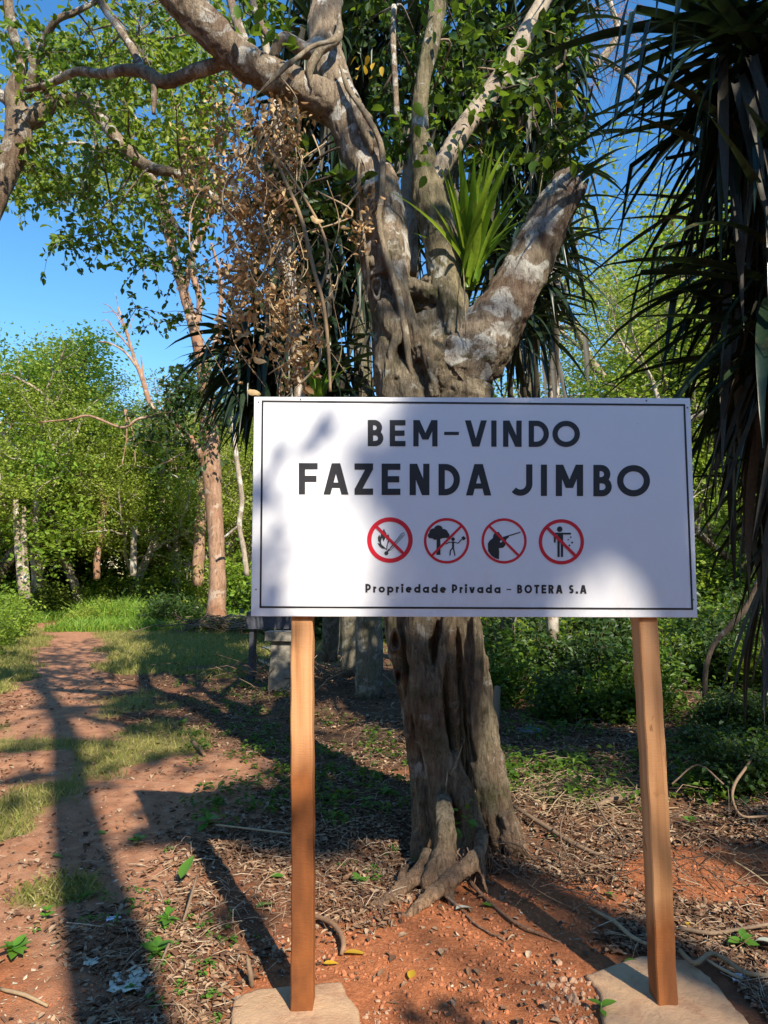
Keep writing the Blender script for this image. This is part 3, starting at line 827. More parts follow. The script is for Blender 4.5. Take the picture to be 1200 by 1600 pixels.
mb = MB()
cols = [
 # lower trunk, left column with holes
 [(672, 1350, 3.95, 26), (668, 1310, 4.0, 24), (664, 1250, 4.02, 21), (656, 1180, 4.03, 20), (645, 1100, 4.04, 20), (627, 1020, 4.04, 20), (621, 940, 4.05, 23), (618, 820, 4.05, 30), (622, 700, 4.05, 32), (618, 620, 4.0, 30), (612, 560, 4.0, 30), (606, 500, 4.0, 26), (600, 440, 4.0, 30), (600, 380, 4.0, 32)],
 [(700, 1345, 3.82, 26), (694, 1300, 3.80, 17), (686, 1240, 3.80, 16), (676, 1170, 3.82, 17), (664, 1100, 3.85, 18), (655, 1030, 3.9, 19), (648, 960, 3.92, 18), (650, 850, 3.92, 22), (655, 740, 3.92, 24), (650, 650, 3.92, 26), (655, 600, 3.95, 24)],
 [(702, 1330, 4.1, 20), (702, 1220, 4.12, 26), (700, 1120, 4.1, 24), (692, 1000, 4.08, 27), (690, 900, 4.1, 40), (692, 800, 4.1, 44), (690, 700, 4.1, 52), (690, 620, 4.1, 54), (680, 560, 4.1, 46), (660, 500, 4.1, 44)],
 [(800, 1320, 3.9, 13), (788, 1285, 3.9, 20), (772, 1220, 3.93, 22), (760, 1160, 3.96, 23), (748, 1090, 3.98, 22), (738, 1020, 4.0, 20), (728, 950, 4.0, 22), (728, 850, 4.0, 30), (728, 740, 4.0, 44), (722, 650, 4.0, 44), (728, 600, 4.0, 46)],
 [(728, 1300, 4.25, 16), (728, 1150, 4.25, 15), (718, 1000, 4.2, 16), (716, 900, 4.2, 30)],
 [(712, 1180, 3.98, 9), (708, 1100, 3.96, 11), (700, 1020, 3.96, 12), (696, 940, 3.98, 14), (698, 860, 4.0, 16)],
 [(640, 1010, 3.9, 6), (668, 990, 3.92, 8), (676, 950, 3.94, 10), (680, 880, 3.96, 12)],
 [(662, 1240, 3.9, 10), (658, 1170, 3.9, 9), (650, 1120, 3.9, 8)],
 # crossing strips low down
 [(672, 1120, 3.84, 12), (690, 1185, 3.80, 13), (712, 1235, 3.78, 14), (738, 1282, 3.76, 15), (748, 1330, 3.72, 15)],
 [(706, 1175, 3.86, 8), (724, 1225, 3.80, 11), (742, 1275, 3.76, 12), (752, 1310, 3.74, 12)],
 [(745, 1190, 3.86, 12), (758, 1240, 3.83, 14), (772, 1290, 3.82, 14), (780, 1325, 3.82, 12)],
 [(655, 1130, 3.95, 9), (660, 1210, 3.88, 11), (664, 1290, 3.84, 12), (668, 1345, 3.84, 14)],
 # feet
 [(668, 1300, 4.0, 22), (664, 1335, 3.95, 24), (660, 1352, 3.9, 18)],
 [(792, 1290, 3.9, 20), (806, 1315, 3.86, 16), (818, 1332, 3.84, 10)],
 [(700, 1300, 3.84, 18), (718, 1340, 3.74, 20), (742, 1338, 3.7, 20), (744, 1310, 3.74, 14)],
 # above the sign: gnarled fused strands up to the fork
 [(612, 640, 3.86, 18), (606, 590, 3.86, 17), (600, 560, 3.86, 16), (604, 520, 3.86, 10), (600, 490, 3.86, 9)],
 [(640, 640, 3.84, 18), (636, 600, 3.84, 20), (622, 575, 3.84, 16), (606, 555, 3.86, 12)],
 [(612, 380, 3.9, 16), (620, 430, 3.86, 15), (632, 480, 3.84, 14), (650, 530, 3.83, 14), (668, 560, 3.84, 12), (690, 570, 3.86, 14)],
 [(600, 470, 3.88, 12), (612, 510, 3.84, 18), (640, 530, 3.84, 16), (660, 560, 3.84, 14)],
 [(622, 470, 3.86, 8), (640, 500, 3.8, 8), (668, 540, 3.8, 9), (690, 560, 3.82, 9)],
 [(590, 420, 3.96, 14), (582, 410, 3.9, 12), (576, 414, 3.86, 7)],
 # bowl between the limbs
 [(625, 440, 4.0, 14), (650, 452, 3.98, 16), (690, 466, 3.98, 14), (715, 500, 3.98, 12), (718, 540, 4.0, 12)],
 [(665, 500, 4.15, 40), (680, 470, 4.15, 40), (690, 440, 4.15, 32)],
 [(640, 560, 4.0, 40), (690, 580, 4.0, 50), (740, 560, 4.02, 50), (770, 520, 4.04, 44), (796, 470, 4.06, 40)],
 [(688, 440, 3.98, 20), (700, 480, 3.96, 18), (712, 520, 3.96, 20), (724, 550, 3.96, 24)],
]
def gpath(pts):
    out = []
    for px, py, h, r in pts:
        g_ = G(px, py); out.append((px, py, g_[1] * (1 - (h + gz(g_[0], g_[1])) / CAM_H), r))
    return out
ROOTS = [
  [(752, 1300, .16, 13), (750, 1325, .14, 16), (738, 1346, .12, 18), (715, 1366, .09, 18), (690, 1384, .06, 16), (668, 1401, .04, 15), (648, 1420, .015, 12), (630, 1436, -.02, 8)],
  [(675, 1335, .12, 20), (655, 1362, .07, 16), (636, 1382, .04, 13), (615, 1402, .015, 11), (598, 1416, .0, 9), (580, 1426, -.02, 5)],
  [(636, 1352, .06, 7), (624, 1375, .05, 6), (610, 1395, .03, 6), (592, 1408, .015, 6), (572, 1416, -.01, 4)],
  [(722, 1355, .09, 12), (708, 1378, .06, 13), (702, 1398, .03, 9), (710, 1415, .0, 7)],
  [(692, 1250, .28, 19), (696, 1290, .22, 20), (697, 1325, .16, 22), (688, 1350, .11, 23), (676, 1372, .06, 20), (664, 1388, .01, 12)],
  [(748, 1335, .12, 12), (755, 1362, .07, 9), (758, 1385, .03, 6), (765, 1400, -.01, 4)],
  [(790, 1270, .2, 16), (800, 1300, .12, 15), (810, 1322, .06, 12), (822, 1338, .02, 8), (836, 1350, -.01, 5)],
  [(790, 1290, .14, 18), (798, 1318, .07, 15), (800, 1335, .02, 10)],
  [(660, 1250, .2, 14), (655, 1300, .10, 14), (650, 1335, .03, 12), (646, 1350, -.02, 8)],
]
cols += [[(a_, b_, c_, d_ * .74) for a_, b_, c_, d_ in gpath(r_)] for r_ in ROOTS]
cols += [
 [(700, 960, 3.93, 8), (690, 1020, 3.88, 8), (684, 1090, 3.84, 8), (690, 1150, 3.82, 8), (704, 1200, 3.78, 8), (722, 1260, 3.76, 8), (728, 1320, 3.74, 8)],
 [(640, 980, 3.9, 7), (646, 1060, 3.87, 8), (640, 1140, 3.9, 8), (648, 1220, 3.9, 9), (660, 1300, 3.84, 9)],
 [(742, 960, 3.9, 7), (748, 1040, 3.86, 8), (742, 1120, 3.86, 8), (756, 1200, 3.84, 9), (776, 1260, 3.82, 9), (784, 1320, 3.8, 8)],
 [(600, 620, 3.82, 8), (610, 560, 3.8, 8), (628, 500, 3.8, 7), (622, 440, 3.82, 7), (606, 390, 3.82, 6)],
 [(680, 620, 3.84, 9), (672, 570, 3.8, 9), (650, 520, 3.8, 8), (636, 470, 3.8, 7), (628, 400, 3.84, 6)]]
for c_ in cols:
    P_, R_ = px_path(c_); tube(mb, P_, R_, 14, 0.18)
trunk = remeshed(mb, 'trunk', M['fig_bark'], fig, 0.0095, 0.012, 0.006)

# dark rot holes are real pits: short dark bowls set in the left column
for (x, y, r) in ((617, 1002, 9), (622, 1056, 6), (588, 452, 9)):
    mb = MB(); c_ = at(x, y, 3.93 if y > 700 else 3.9)
    n = 12; V = []; 
    for k, (s, dz) in enumerate(((1.3, -0.02), (1.15, -0.035), (0.9, -0.03), (0.55, 0.02), (0.0, 0.03))):
        for j in range(n):
            a = 2 * math.pi * j / n; rr = r * 3.93 / F * s * (1 + .15 * math.sin(3 * a + y))
            V.append(c_ + np.array([rr * math.cos(a) * .8, dz, rr * math.sin(a) * 1.7]))
    idx = np.arange(5 * n).reshape(5, n)
    q = np.stack([idx[:-1], np.roll(idx[:-1], -1, 1), np.roll(idx[1:], -1, 1), idx[1:]], -1).reshape(-1, 4)
    mb.add(V, q); 
    o = mb.build('rot_hollow', M['dark_bark'], trunk)

def limb(name, pts, mat, parent, n=14, lump=0.10, voxel=None, label=None):
    mb = MB(); P_, R_ = px_path(pts)
    if voxel:
        tube(mb, P_, R_, n, lump); o = remeshed(mb, name, mat, parent, voxel, 0.010, 0.004)
    else:
        tube(mb, P_, R_, n, lump); o = mb.build(name, mat, parent)
    if label: o['label'] = label
    return P_
LIMBS = []
LIMBS.append(limb('branch', [(606, 440, 4.0, 38), (600, 390, 4.0, 42), (594, 330, 4.0, 42), (582, 280, 4.0, 37), (560, 230, 4.0, 35), (540, 180, 4.0, 34), (522, 130, 4.02, 30), (508, 80, 4.05, 28), (507, 30, 4.1, 27), (518, -40, 4.2, 26), (530, -130, 4.3, 22), (560, -260, 4.5, 12)], M['limb_bark'], fig, 16, .1, .012, 'pale upright left limb with peeling bark'))
LIMBS.append(limb('branch', [(570, 205, 4.05, 26), (520, 168, 4.0, 32), (480, 145, 3.95, 32), (430, 122, 3.9, 30), (385, 98, 3.85, 29), (345, 62, 3.8, 29), (300, 18, 3.75, 30), (262, -20, 3.7, 28), (210, -90, 3.6, 24), (120, -170, 3.5, 15)], M['limb_bark'], fig, 16, .1, .012, 'thick limb rising to the upper left'))
LIMBS.append(limb('branch', [(715, 560, 4.0, 30), (706, 500, 4.04, 30), (697, 440, 4.08, 30), (690, 380, 4.1, 31), (676, 330, 4.12, 29), (668, 290, 4.14, 26), (665, 255, 4.16, 22), (658, 215, 4.2, 16), (656, 170, 4.22, 14), (664, 110, 4.25, 14), (680, 40, 4.3, 15), (690, -40, 4.4, 12), (700, -150, 4.5, 7)], M['moss_bark'], fig, 14, .1, .012, 'mossy middle limb'))
LIMBS.append(limb('branch', [(668, 290, 4.14, 20), (688, 262, 4.16, 17), (702, 240, 4.2, 16), (722, 205, 4.3, 16), (752, 165, 4.4, 17), (790, 110, 4.5, 16), (818, 60, 4.6, 15), (850, 0, 4.7, 13), (900, -90, 4.8, 9)], M['pale_bark'], fig, 12, .12))
STUB = limb('broken_limb', [(700, 590, 4.0, 50), (742, 548, 4.0, 50), (775, 500, 4.02, 44), (806, 450, 4.04, 40), (832, 400, 4.06, 38), (854, 350, 4.08, 35), (876, 312, 4.1, 31), (888, 290, 4.1, 27), (893, 282, 4.1, 20)], M['stub_bark'], fig, 16, .14, .012, 'snapped off right limb with dark rotten side')
LIMBS.append(limb('branch', [(640, 430, 4.3, 12), (642, 370, 4.32, 12), (636, 320, 4.35, 12), (640, 260, 4.4, 11), (652, 200, 4.4, 8)], M['pale_bark'], fig, 10, .1))
# jagged end of the snapped limb
mb = MB()
e0 = STUB[-1]; ax = unit(STUB[-1] - STUB[-6])
for k in range(16):
    a = k / 16 * 2 * math.pi; s_ = unit(np.cross(ax, [0, 1, 0])); u_ = np.cross(ax, s_)
    b = e0 - ax * .03 + (math.cos(a) * s_ + math.sin(a) * u_) * (.055 + .03 * random.random())
    tube(mb, [b - ax * .12, b, b + ax * random.uniform(.02, .10)], [.034, .034, .006], 5, .5)
mb.build('splinters', M['dark_bark'], fig)

# smaller limbs crossing to the left
for pts in (
  [(372, 92, 3.9, 12), (345, 100, 3.9, 11), (310, 110, 3.95, 12), (280, 122, 4.0, 11), (252, 128, 4.0, 11), (225, 112, 4.05, 11), (190, 110, 4.1, 9), (160, 116, 4.2, 8), (120, 112, 4.3, 7), (80, 130, 4.5, 6), (40, 140, 4.6, 5)],
  [(222, 110, 4.05, 7), (208, 78, 4.1, 7), (185, 45, 4.2, 6), (160, 10, 4.3, 5), (140, -30, 4.4, 4)],
  [(242, 128, 4.0, 6), (241, 150, 4.0, 5), (240, 178, 4.0, 3)],
  [(505, 60, 4.0, 15), (480, 80, 3.95, 13), (455, 66, 3.95, 12), (440, 62, 3.9, 10), (425, 92, 3.9, 8)],
  [(404, 110, 4.1, 8), (380, 60, 4.15, 9), (366, 20, 4.2, 8), (350, -40, 4.3, 6)],
  [(420, 60, 4.3, 6), (400, 20, 4.3, 6), (388, -30, 4.4, 5)],
  [(616, 10, 4.4, 5), (614, 60, 4.35, 5), (617, 120, 4.3, 5), (620, 185, 4.3, 5)],
  [(780, 110, 4.5, 5), (800, 130, 4.5, 4), (850, 118, 4.5, 3), (880, 100, 4.6, 2)],
):
    LIMBS.append(limb('branch', pts, M['limb_bark'], fig, 9, .15))
# vines and aerial roots clinging to the fig
for pts in (
  [(530, 100, 3.84, 5), (545, 140, 3.83, 5), (572, 180, 3.82, 5), (594, 222, 3.81, 5), (598, 262, 3.81, 5.5), (596, 310, 3.81, 5), (592, 345, 3.81, 5), (604, 400, 3.8, 6), (620, 450, 3.79, 6), (634, 520, 3.78, 6), (640, 570, 3.78, 5), (654, 625, 3.8, 5)],
  [(400, 150, 3.7, 4), (440, 110, 3.72, 5), (465, 90, 3.75, 4), (490, 72, 3.8, 4), (525, 62, 3.82, 4), (532, 40, 3.9, 4)],
  [(544, 140, 3.84, 6), (560, 185, 3.82, 6), (578, 225, 3.84, 6), (582, 250, 3.84, 7)],
  [(487, 140, 3.85, 6), (484, 110, 3.83, 7), (500, 80, 3.83, 8), (528, 58, 3.84, 8), (530, 20, 3.9, 6)],
  [(566, 190, 3.9, 3), (560, 300, 3.86, 2.5), (575, 420, 3.84, 2.5), (573, 470, 3.84, 2)],
  [(728, 540, 3.8, 1.5), (727, 480, 3.8, 1.5), (724, 420, 3.9, 1.5)],
  [(838, 352, 4.0, 1.5), (842, 310, 4.0, 1.2), (848, 270, 4.1, 1)],
  [(722, 1165, 3.8, 2), (712, 1195, 3.76, 2.2), (706, 1215, 3.76, 2), (716, 1232, 3.74, 2)],
  [(700, 1200, 3.74, 1.5), (696, 1240, 3.72, 1.5), (694, 1290, 3.72, 1.2)],
):
    pts = list(pts); pts[0] = (*pts[0][:3], pts[0][3] * .25); pts[-1] = (*pts[-1][:2], pts[-1][2] + .06, pts[-1][3] * .3)
    limb('aerial_root', pts, M['aerial'], fig, 7, .25)

for pts in (
  [(735, 1378, .04, 3), (760, 1405, .012, 2.6), (800, 1438, .01, 2.4), (850, 1462, .01, 2), (900, 1482, 0, 1.4)],
  [(690, 1395, .03, 2.4), (720, 1420, .01, 2), (745, 1445, .01, 1.6), (790, 1470, .005, 1.4)],
):
    limb('root', gpath(pts), M['root_bark'], fig, 8, .20)
# fibrous rootlets
mb = MB()
for k in range(130):
    c_ = at(random.choice([random.uniform(720, 760), random.uniform(770, 815), random.uniform(690, 740)]), random.uniform(1300, 1370), 3.72)
    c_[1] = random.uniform(3.5, 3.68)
    d_ = np.array([random.uniform(-.5, .5), random.uniform(-.5, 0), -1]) * random.uniform(.05, .14)
    tube(mb, catmull([c_, c_ + d_ * .5 + rng.normal(size=3) * .012, c_ + d_], 2), [.003] * 4 + [.0015], 4)
mb.build('rootlets', M['root_bark'], fig)

# generic sprays of twigs and leaves --------------------------------------------------
def sprays(centres, limb_pts, mbt, mbl, size, leaf_L, leaf_W, twigs=7, lpt=12, droop=0.35, detail=1, connect=True):
    """leafy twig sprays at the given centres, each tied back to the nearest limb"""
    LP = np.vstack(limb_pts) if limb_pts is not None else None
    for c_ in centres:
        c_ = np.asarray(c_, float)
        if connect and LP is not None:
            q = LP[np.argmin(((LP - c_) ** 2).sum(1))]
            if np.linalg.norm(q - c_) < 1.6:
                mid = (q + c_) / 2 + rng.normal(size=3) * .06
                tube(mbt, catmull([q, mid, c_], 4), np.linspace(.011, .004, 9), 4)
        for k in range(twigs):
            d = unit(rng.normal(size=3) * np.array([1, 1, .7]) - np.array([0, 0, droop]))
            L = size * random.uniform(.5, 1.2)
            end = c_ + d * L - np.array([0, 0, droop * L * .4])
            P_ = catmull([c_, c_ + d * L * .55 + rng.normal(size=3) * L * .06, end], 4)
            tube(mbt, P_, np.linspace(.0035, .0012, len(P_)), 3, cap=False)
            ti = rng.random(lpt) ** .8 * (len(P_) - 1.01)
            i0 = ti.astype(int); fr = (ti - i0)[:, None]
            pos = P_[i0] * (1 - fr) + P_[i0 + 1] * fr
            ax = d + rng.normal(size=(lpt, 3)) * .8 + np.array([0, 0, -droop])
            ax = unit(ax); LL = leaf_L * (0.6 + .7 * rng.random(lpt))
            leaves(mbl, pos + ax * LL[:, None] * .55, LL, LL * leaf_W / leaf_L, ax, 0.1, detail)

def px_centres(n, boxes):
    """boxes: (x0,x1,y0,y1,Y0,Y1,weight)"""
    w = np.array([b[6] for b in boxes], float); w /= w.sum()
    out = []
    for i in rng.choice(len(boxes), n, p=w):
        b = boxes[i]
        out.append(at(random.uniform(b[0], b[1]), random.uniform(b[2], b[3]), random.uniform(b[4], b[5])))
    return out

mbt, mbl = MB(), MB()
sprays(px_centres(60, [(560, 900, -60, 140, 4.6, 5.4, 4), (730, 890, 120, 250, 4.4, 5.2, 3), (440, 600, 260, 340, 4.0, 4.5, 1.0), (340, 480, -80, 40, 4.6, 5.2, 1.5),
                       (560, 680, 180, 290, 4.1, 4.5, 1.4), (400, 1000, -300, -60, 3.6, 5.5, 4), (600, 740, 20, 200, 4.5, 5.0, 2)]), LIMBS, mbt, mbl, .24, .062, .036, 6, 11)
tag(mbt.build('twigs', M['twig'], fig), kind='stuff')
tag(mbl.build('crown', M['leaf_mid'], fig), kind='stuff')
mbl = MB(); mbt = MB()
sprays(px_centres(34, [(760, 880, 80, 250, 4.2, 5.0, 3), (430, 560, 230, 330, 3.9, 4.3, 1.6), (560, 760, 40, 200, 4.5, 5.2, 1.5)]), LIMBS, mbt, mbl, .22, .075, .05, 5, 9)
tag(mbt.build('twigs', M['dark_bark'], fig), kind='stuff'); tag(mbl.build('vine_leaves', M['leaf_dark'], fig), kind='stuff')
# individual larger leaves, and the yellow ones
def one_leaf_mesh(name, L, W, mat, k):
    mb = MB(); n = 6; V = []; F4 = []
    for i in range(n + 1):
        t = i / n; w = W * .5 * (math.sin(math.pi * min(1, t * 1.02) ** .8) ** .8 if 0 < t < 1 else 0.02)
        zc = -L * (.10 + .06 * k) * t * t + 0.01 * L * math.sin(6 * t + k)
        V += [(L * t, -w, zc + w * .3), (L * t, 0, zc), (L * t, w, zc + w * .3)]
    for i in range(n):
        a = i * 3
        F4 += [[a, a + 1, a + 4, a + 3], [a + 1, a + 2, a + 5, a + 4]]
    mb.add(V, np.array(F4)); me = mb.mesh(name); me.materials.append(mat); return me
LM = [one_leaf_mesh('leaf', 1, .62, M['leaf_mid'], k) for k in range(4)]
LY = [one_leaf_mesh('leaf', 1, .5, M['yellow_leaf'], k) for k in range(3)]
def put_leaf(meshes, pos, size, parent, d=None, roll=None):
    o = link('leaf', random.choice(meshes), None, parent)
    d = Vector(d) if d is not None else Vector((random.gauss(0, 1), random.gauss(0, 1), random.gauss(-.4, .6)))
    q = d.to_track_quat('X', 'Z')
    q = q @ Matrix.Rotation(random.uniform(-.8, .8) if roll is None else roll, 3, 'X').to_quaternion()
    o.rotation_mode = 'QUATERNION'; o.rotation_quaternion = q
    o.location = [float(v) for v in pos]; s = float(size)
    o.scale = (s, s, s); return o
for c_ in px_centres(28, [(600, 880, 20, 240, 3.7, 4.2, 3), (430, 560, 250, 330, 3.85, 4.1, 1), (400, 460, 0, 60, 3.6, 3.9, 1)]):
    for k in range(7):
        put_leaf(LM, c_ + rng.normal(size=3) * .07, random.uniform(.05, .095), fig)
for x, y in ((555, 88), (575, 88), (585, 98), (562, 106), (570, 118), (582, 120), (595, 104), (560, 125), (770, 195), (788, 185), (810, 210), (865, 160), (720, 335)):
    put_leaf(LY, at(x, y, 3.85) + rng.normal(size=3) * .01, random.uniform(.05, .085), fig)

# ------------------------------------------------------------------ strap-leaved plants
def strap_mesh(name, L, w, e0, bend, mat, seg=9, twist=0.0, kink=None):
    """leaf from the origin along +x, starting elevation e0, curving down by bend (rad) over its length"""
    V = []; F4 = []; p_ = np.zeros(3); e = e0
    for i in range(seg + 1):
        t = i / seg
        ww = w * .5 * (0.75 + .25 * math.sin(math.pi * min(t * 1.3, 1))) * (1 - max(0, (t - .45) / .55) ** 1.7)
        ww = max(ww, .0008)
        nx, nz = -math.sin(e), math.cos(e)
        fold = ww * .45
        tw = twist * t
        c_, s_ = math.cos(tw), math.sin(tw)
        for sd in (-1, 0, 1):
            oy = sd * ww * c_; on = abs(sd) * fold + sd * ww * s_
            V.append((p_[0] + nx * on, oy, p_[2] + nz * on))
        e = e0 - bend * ((i + 1) / seg) ** 1.3
        if kink and t > kink: e = min(e, -1.35)
        e = max(e, -1.5)
        p_ = p_ + np.array([math.cos(e), 0, math.sin(e)]) * L / seg
    for i in range(seg):
        a = i * 3; F4 += [[a, a + 1, a + 4, a + 3], [a + 1, a + 2, a + 5, a + 4]]
    mb = MB(); mb.add(V, np.array(F4)); me = mb.mesh(name)
    if mat: me.materials.append(mat)
    return me
def mesh_arrays(me):
    V = np.empty(len(me.vertices) * 3, np.float32); me.vertices.foreach_get('co', V)
    Fq = np.empty(len(me.polygons) * 4, np.int32); me.polygons.foreach_get('vertices', Fq)
    return V.reshape(-1, 3), Fq.reshape(-1, 4)

def strap_plant(root, heads, L, w, mat_obj, mat_stuff, dead=None, nobj=290, bins=14, per=70, e_lo=-1.2, e_hi=1.2, jit=.06, bend=(1.0, 1.9)):
    vs = []
    for k in range(bins * 3):
        e0 = e_lo + (e_hi - e_lo) * (k % bins + .5) / bins
        b = random.uniform(*bend) * (0.7 if e0 < -.5 else 1)
        vs.append((e0, strap_mesh('leaf', L * random.uniform(.8, 1.15), w * random.uniform(.8, 1.15), e0, b, mat_obj, twist=random.uniform(-.7, .7), kink=random.choice([None, None, None, .55]))))
    arr = [mesh_arrays(v[1]) for v in vs]
    lst = []
    for (h, n, sc, axis) in heads:
        for k in range(n):
            i = random.randrange(len(vs))
            phi = random.uniform(0, 2 * math.pi)
            lst.append((np.asarray(h) + rng.normal(size=3) * jit * np.array([1, 1, 2.2]), phi, sc * random.uniform(.8, 1.1), i))
    lst.sort(key=lambda q: q[0][1] - .4 * q[2] * math.sin(-q[1]))
    mb = MB()
    for j, (p_, phi, sc, i) in enumerate(lst):
        if j < nobj:
            o = link('leaf', vs[i][1], None, root)
            o.location = [float(v) for v in p_]; o.rotation_euler = (0, 0, phi); o.scale = (sc, sc, sc)
        else:
            V, Fq = arr[i]; c_, s_ = math.cos(phi), math.sin(phi)
            R = np.array([[c_, s_, 0], [-s_, c_, 0], [0, 0, 1]])
            mb.add(V @ R * sc + p_, Fq)
    if mb.n: tag(mb.build('leaf_mass', mat_stuff, root), kind='stuff')
    if dead:
        mb = MB(); dv = [mesh_arrays(strap_mesh('dead_leaf', L * random.uniform(.6, 1.0), w * .9, random.uniform(-1.5, -.9), random.uniform(0, .5), None, 7, random.uniform(-1, 1))) for _ in range(12)]
        for (p_, spread, n) in dead:
            for k in range(n):
                V, Fq = random.choice(dv); phi = random.uniform(0, 6.283); c_, s_ = math.cos(phi), math.sin(phi)
                R = np.array([[c_, s_, 0], [-s_, c_, 0], [0, 0, 1]])
                mb.add(V @ R + np.asarray(p_) + rng.normal(size=3) * np.array(spread), Fq)
        tag(mb.build('dead_leaf_skirt', M['strap_dead'], root), kind='stuff')

# tall dracaena clump behind the fig, rising on grey stems
dr_base = G(575, 1091)
dr = empty('dracaena_clump', dr_base, 'tall dark clump of strap-leaved dracaena with grey stems behind the fig tree', 'plant')
dheads = [(500, 50, 8.0), (575, 40, 8.4), (650, 60, 8.3), (730, 60, 8.6), (800, 60, 8.4), (845, 140, 8.5), (845, 260, 8.6), (830, 400, 8.5), (770, 240, 8.8), (700, 180, 8.7), (560, 200, 8.6),
          (520, 330, 8.4), (560, 440, 8.6), (450, 470, 8.2), (420, 590, 8.0), (500, 560, 8.3), (800, 480, 8.4), (780, 380, 8.8), (620, 330, 8.8), (470, 180, 8.4), (860, 60, 8.2), (540, 120, 8.8), (480, 400, 8.6), (640, -60, 8.5), (760, -60, 8.6), (860, -40, 8.8), (520, -60, 8.5), (540, 650, 8.7)]
dheads += [(840, 430, 7.2), (815, 500, 7.2), (850, 340, 7.4), (430, 545, 7.6), (395, 560, 7.8), (450, 620, 7.8), (470, 300, 8.6)]
H_ = [(at(x, y, Y), 58, 1.0 if Y > 7.5 else .72, None) for x, y, Y in dheads]
strap_plant(dr, H_, 1.3, .085, M['strap_obj'], M['strap'], [(at(x, y + 90, Y), (.25, .2, .4), 12) for x, y, Y in dheads if x > 465 and Y > 7.5], 290, e_lo=-1.0, e_hi=1.2, jit=.07, bend=(.5, 1.4))
for pts in ([(576, 1091, 8.7, 21), (577, 1000, 8.7, 21), (575, 900, 8.7, 19), (570, 700, 8.6, 16), (565, 400, 8.6, 13), (575, 60, 8.5, 10)],
            [(547, 1056, 10, 15), (547, 980, 10, 15), (545, 850, 9.8, 14), (520, 560, 9.2, 11), (500, 380, 8.8, 9)],
            [(515, 1030, 10.8, 13), (517, 960, 10.6, 14), (500, 800, 10, 12), (450, 600, 8.8, 9)],
            [(660, 1040, 10, 14), (665, 900, 9.8, 14), (690, 500, 9, 12), (720, 80, 8.6, 9)],
            [(790, 1030, 10, 12), (800, 900, 9.8, 12), (830, 500, 9, 11), (845, 140, 8.6, 8)],
            [(575, 400, 8.7, 8), (640, 200, 8.6, 8), (650, 80, 8.4, 7)], [(820, 600, 9, 8), (780, 420, 8.8, 8), (770, 260, 8.8, 7)]):
    limb('stem', pts, M['grey_stem'], dr, 14, .10)

# big dracaena at the right edge
rp = empty('dracaena_palm', (2.75, 4.3, gz(2.75, 4.3)), 'shaded dark dracaena with long drooping strap leaves at the right edge', 'plant')
rheads = [(1215, 90, 4.0, 1.15), (1290, 0, 4.4, 1.2), (1230, 250, 4.2, 1.0), (1200, 400, 4.5, .95), (1270, 330, 3.9, 1.0), (1215, 560, 4.6, .85), (1290, 560, 4.1, 1.0), (1255, 130, 4.7, 1.1), (1240, 760, 4.6, .75)]
rheads += [(1190, 60, 3.7, 1.1), (1235, 440, 3.8, 1.1)]
H_ = [(at(x, y, Y), 84, s_, None) for x, y, Y, s_ in rheads]
strap_plant(rp, H_, 1.3, .066, M['strap_obj'], M['strap'], [(at(x + 5, y + 60, Y), (.12, .15, .22), 46) for x, y, Y, s_ in rheads], 290, e_lo=-1.25, e_hi=.8, jit=.06, bend=(.35, 1.1))
for pts in ([(1330, 1150, 4.4, 30), (1320, 900, 4.4, 28), (1290, 600, 4.3, 26), (1250, 300, 4.2, 24), (1215, 100, 4.0, 20)], [(1310, 700, 4.4, 18), (1240, 560, 4.5, 18), (1205, 420, 4.5, 15)],
            [(1320, 900, 4.4, 16), (1260, 800, 4.6, 15), (1240, 760, 4.6, 13)]):
    limb('stem', pts, M['dark_bark'], rp, 14, .12)

# bright strap-leaved epiphyte in the fork
ep = empty('epiphyte', at(735, 440, 4.0), 'bright green strap-leaved epiphyte growing in the fork of the fig', 'plant')
for k in range(36):
    e0 = random.uniform(1.0, 1.52); L_ = random.uniform(.5, .86)
    me = strap_mesh('leaf', L_, random.uniform(.036, .052), e0, random.uniform(.1, .9), M['strap_green'], 9, random.uniform(-.6, .6))
    o = link('leaf', me, None, ep); o.location = [float(v) for v in at(735, 445, 4.0) + rng.normal(size=3) * .025]; o.rotation_euler = (0, 0, random.choice([random.uniform(-1.2, 1.2), random.uniform(0, 6.28), random.uniform(-2.4, -.6)]))
ep2 = empty('epiphyte', at(492, 590, 7.0), 'small bright green strap-leaved shoot just above the sign, left of the fig', 'plant')
for k in range(16):
    me = strap_mesh('leaf', random.uniform(.5, .8), .06, random.uniform(.9, 1.5), random.uniform(.2, 1.0), M['strap_green'], 8, random.uniform(-.5, .5))
    o = link('leaf', me, None, ep2); o.location = [float(v) for v in at(492, 640, 7.0) + rng.normal(size=3) * .03]; o.rotation_euler = (0, 0, random.uniform(0, 6.28))

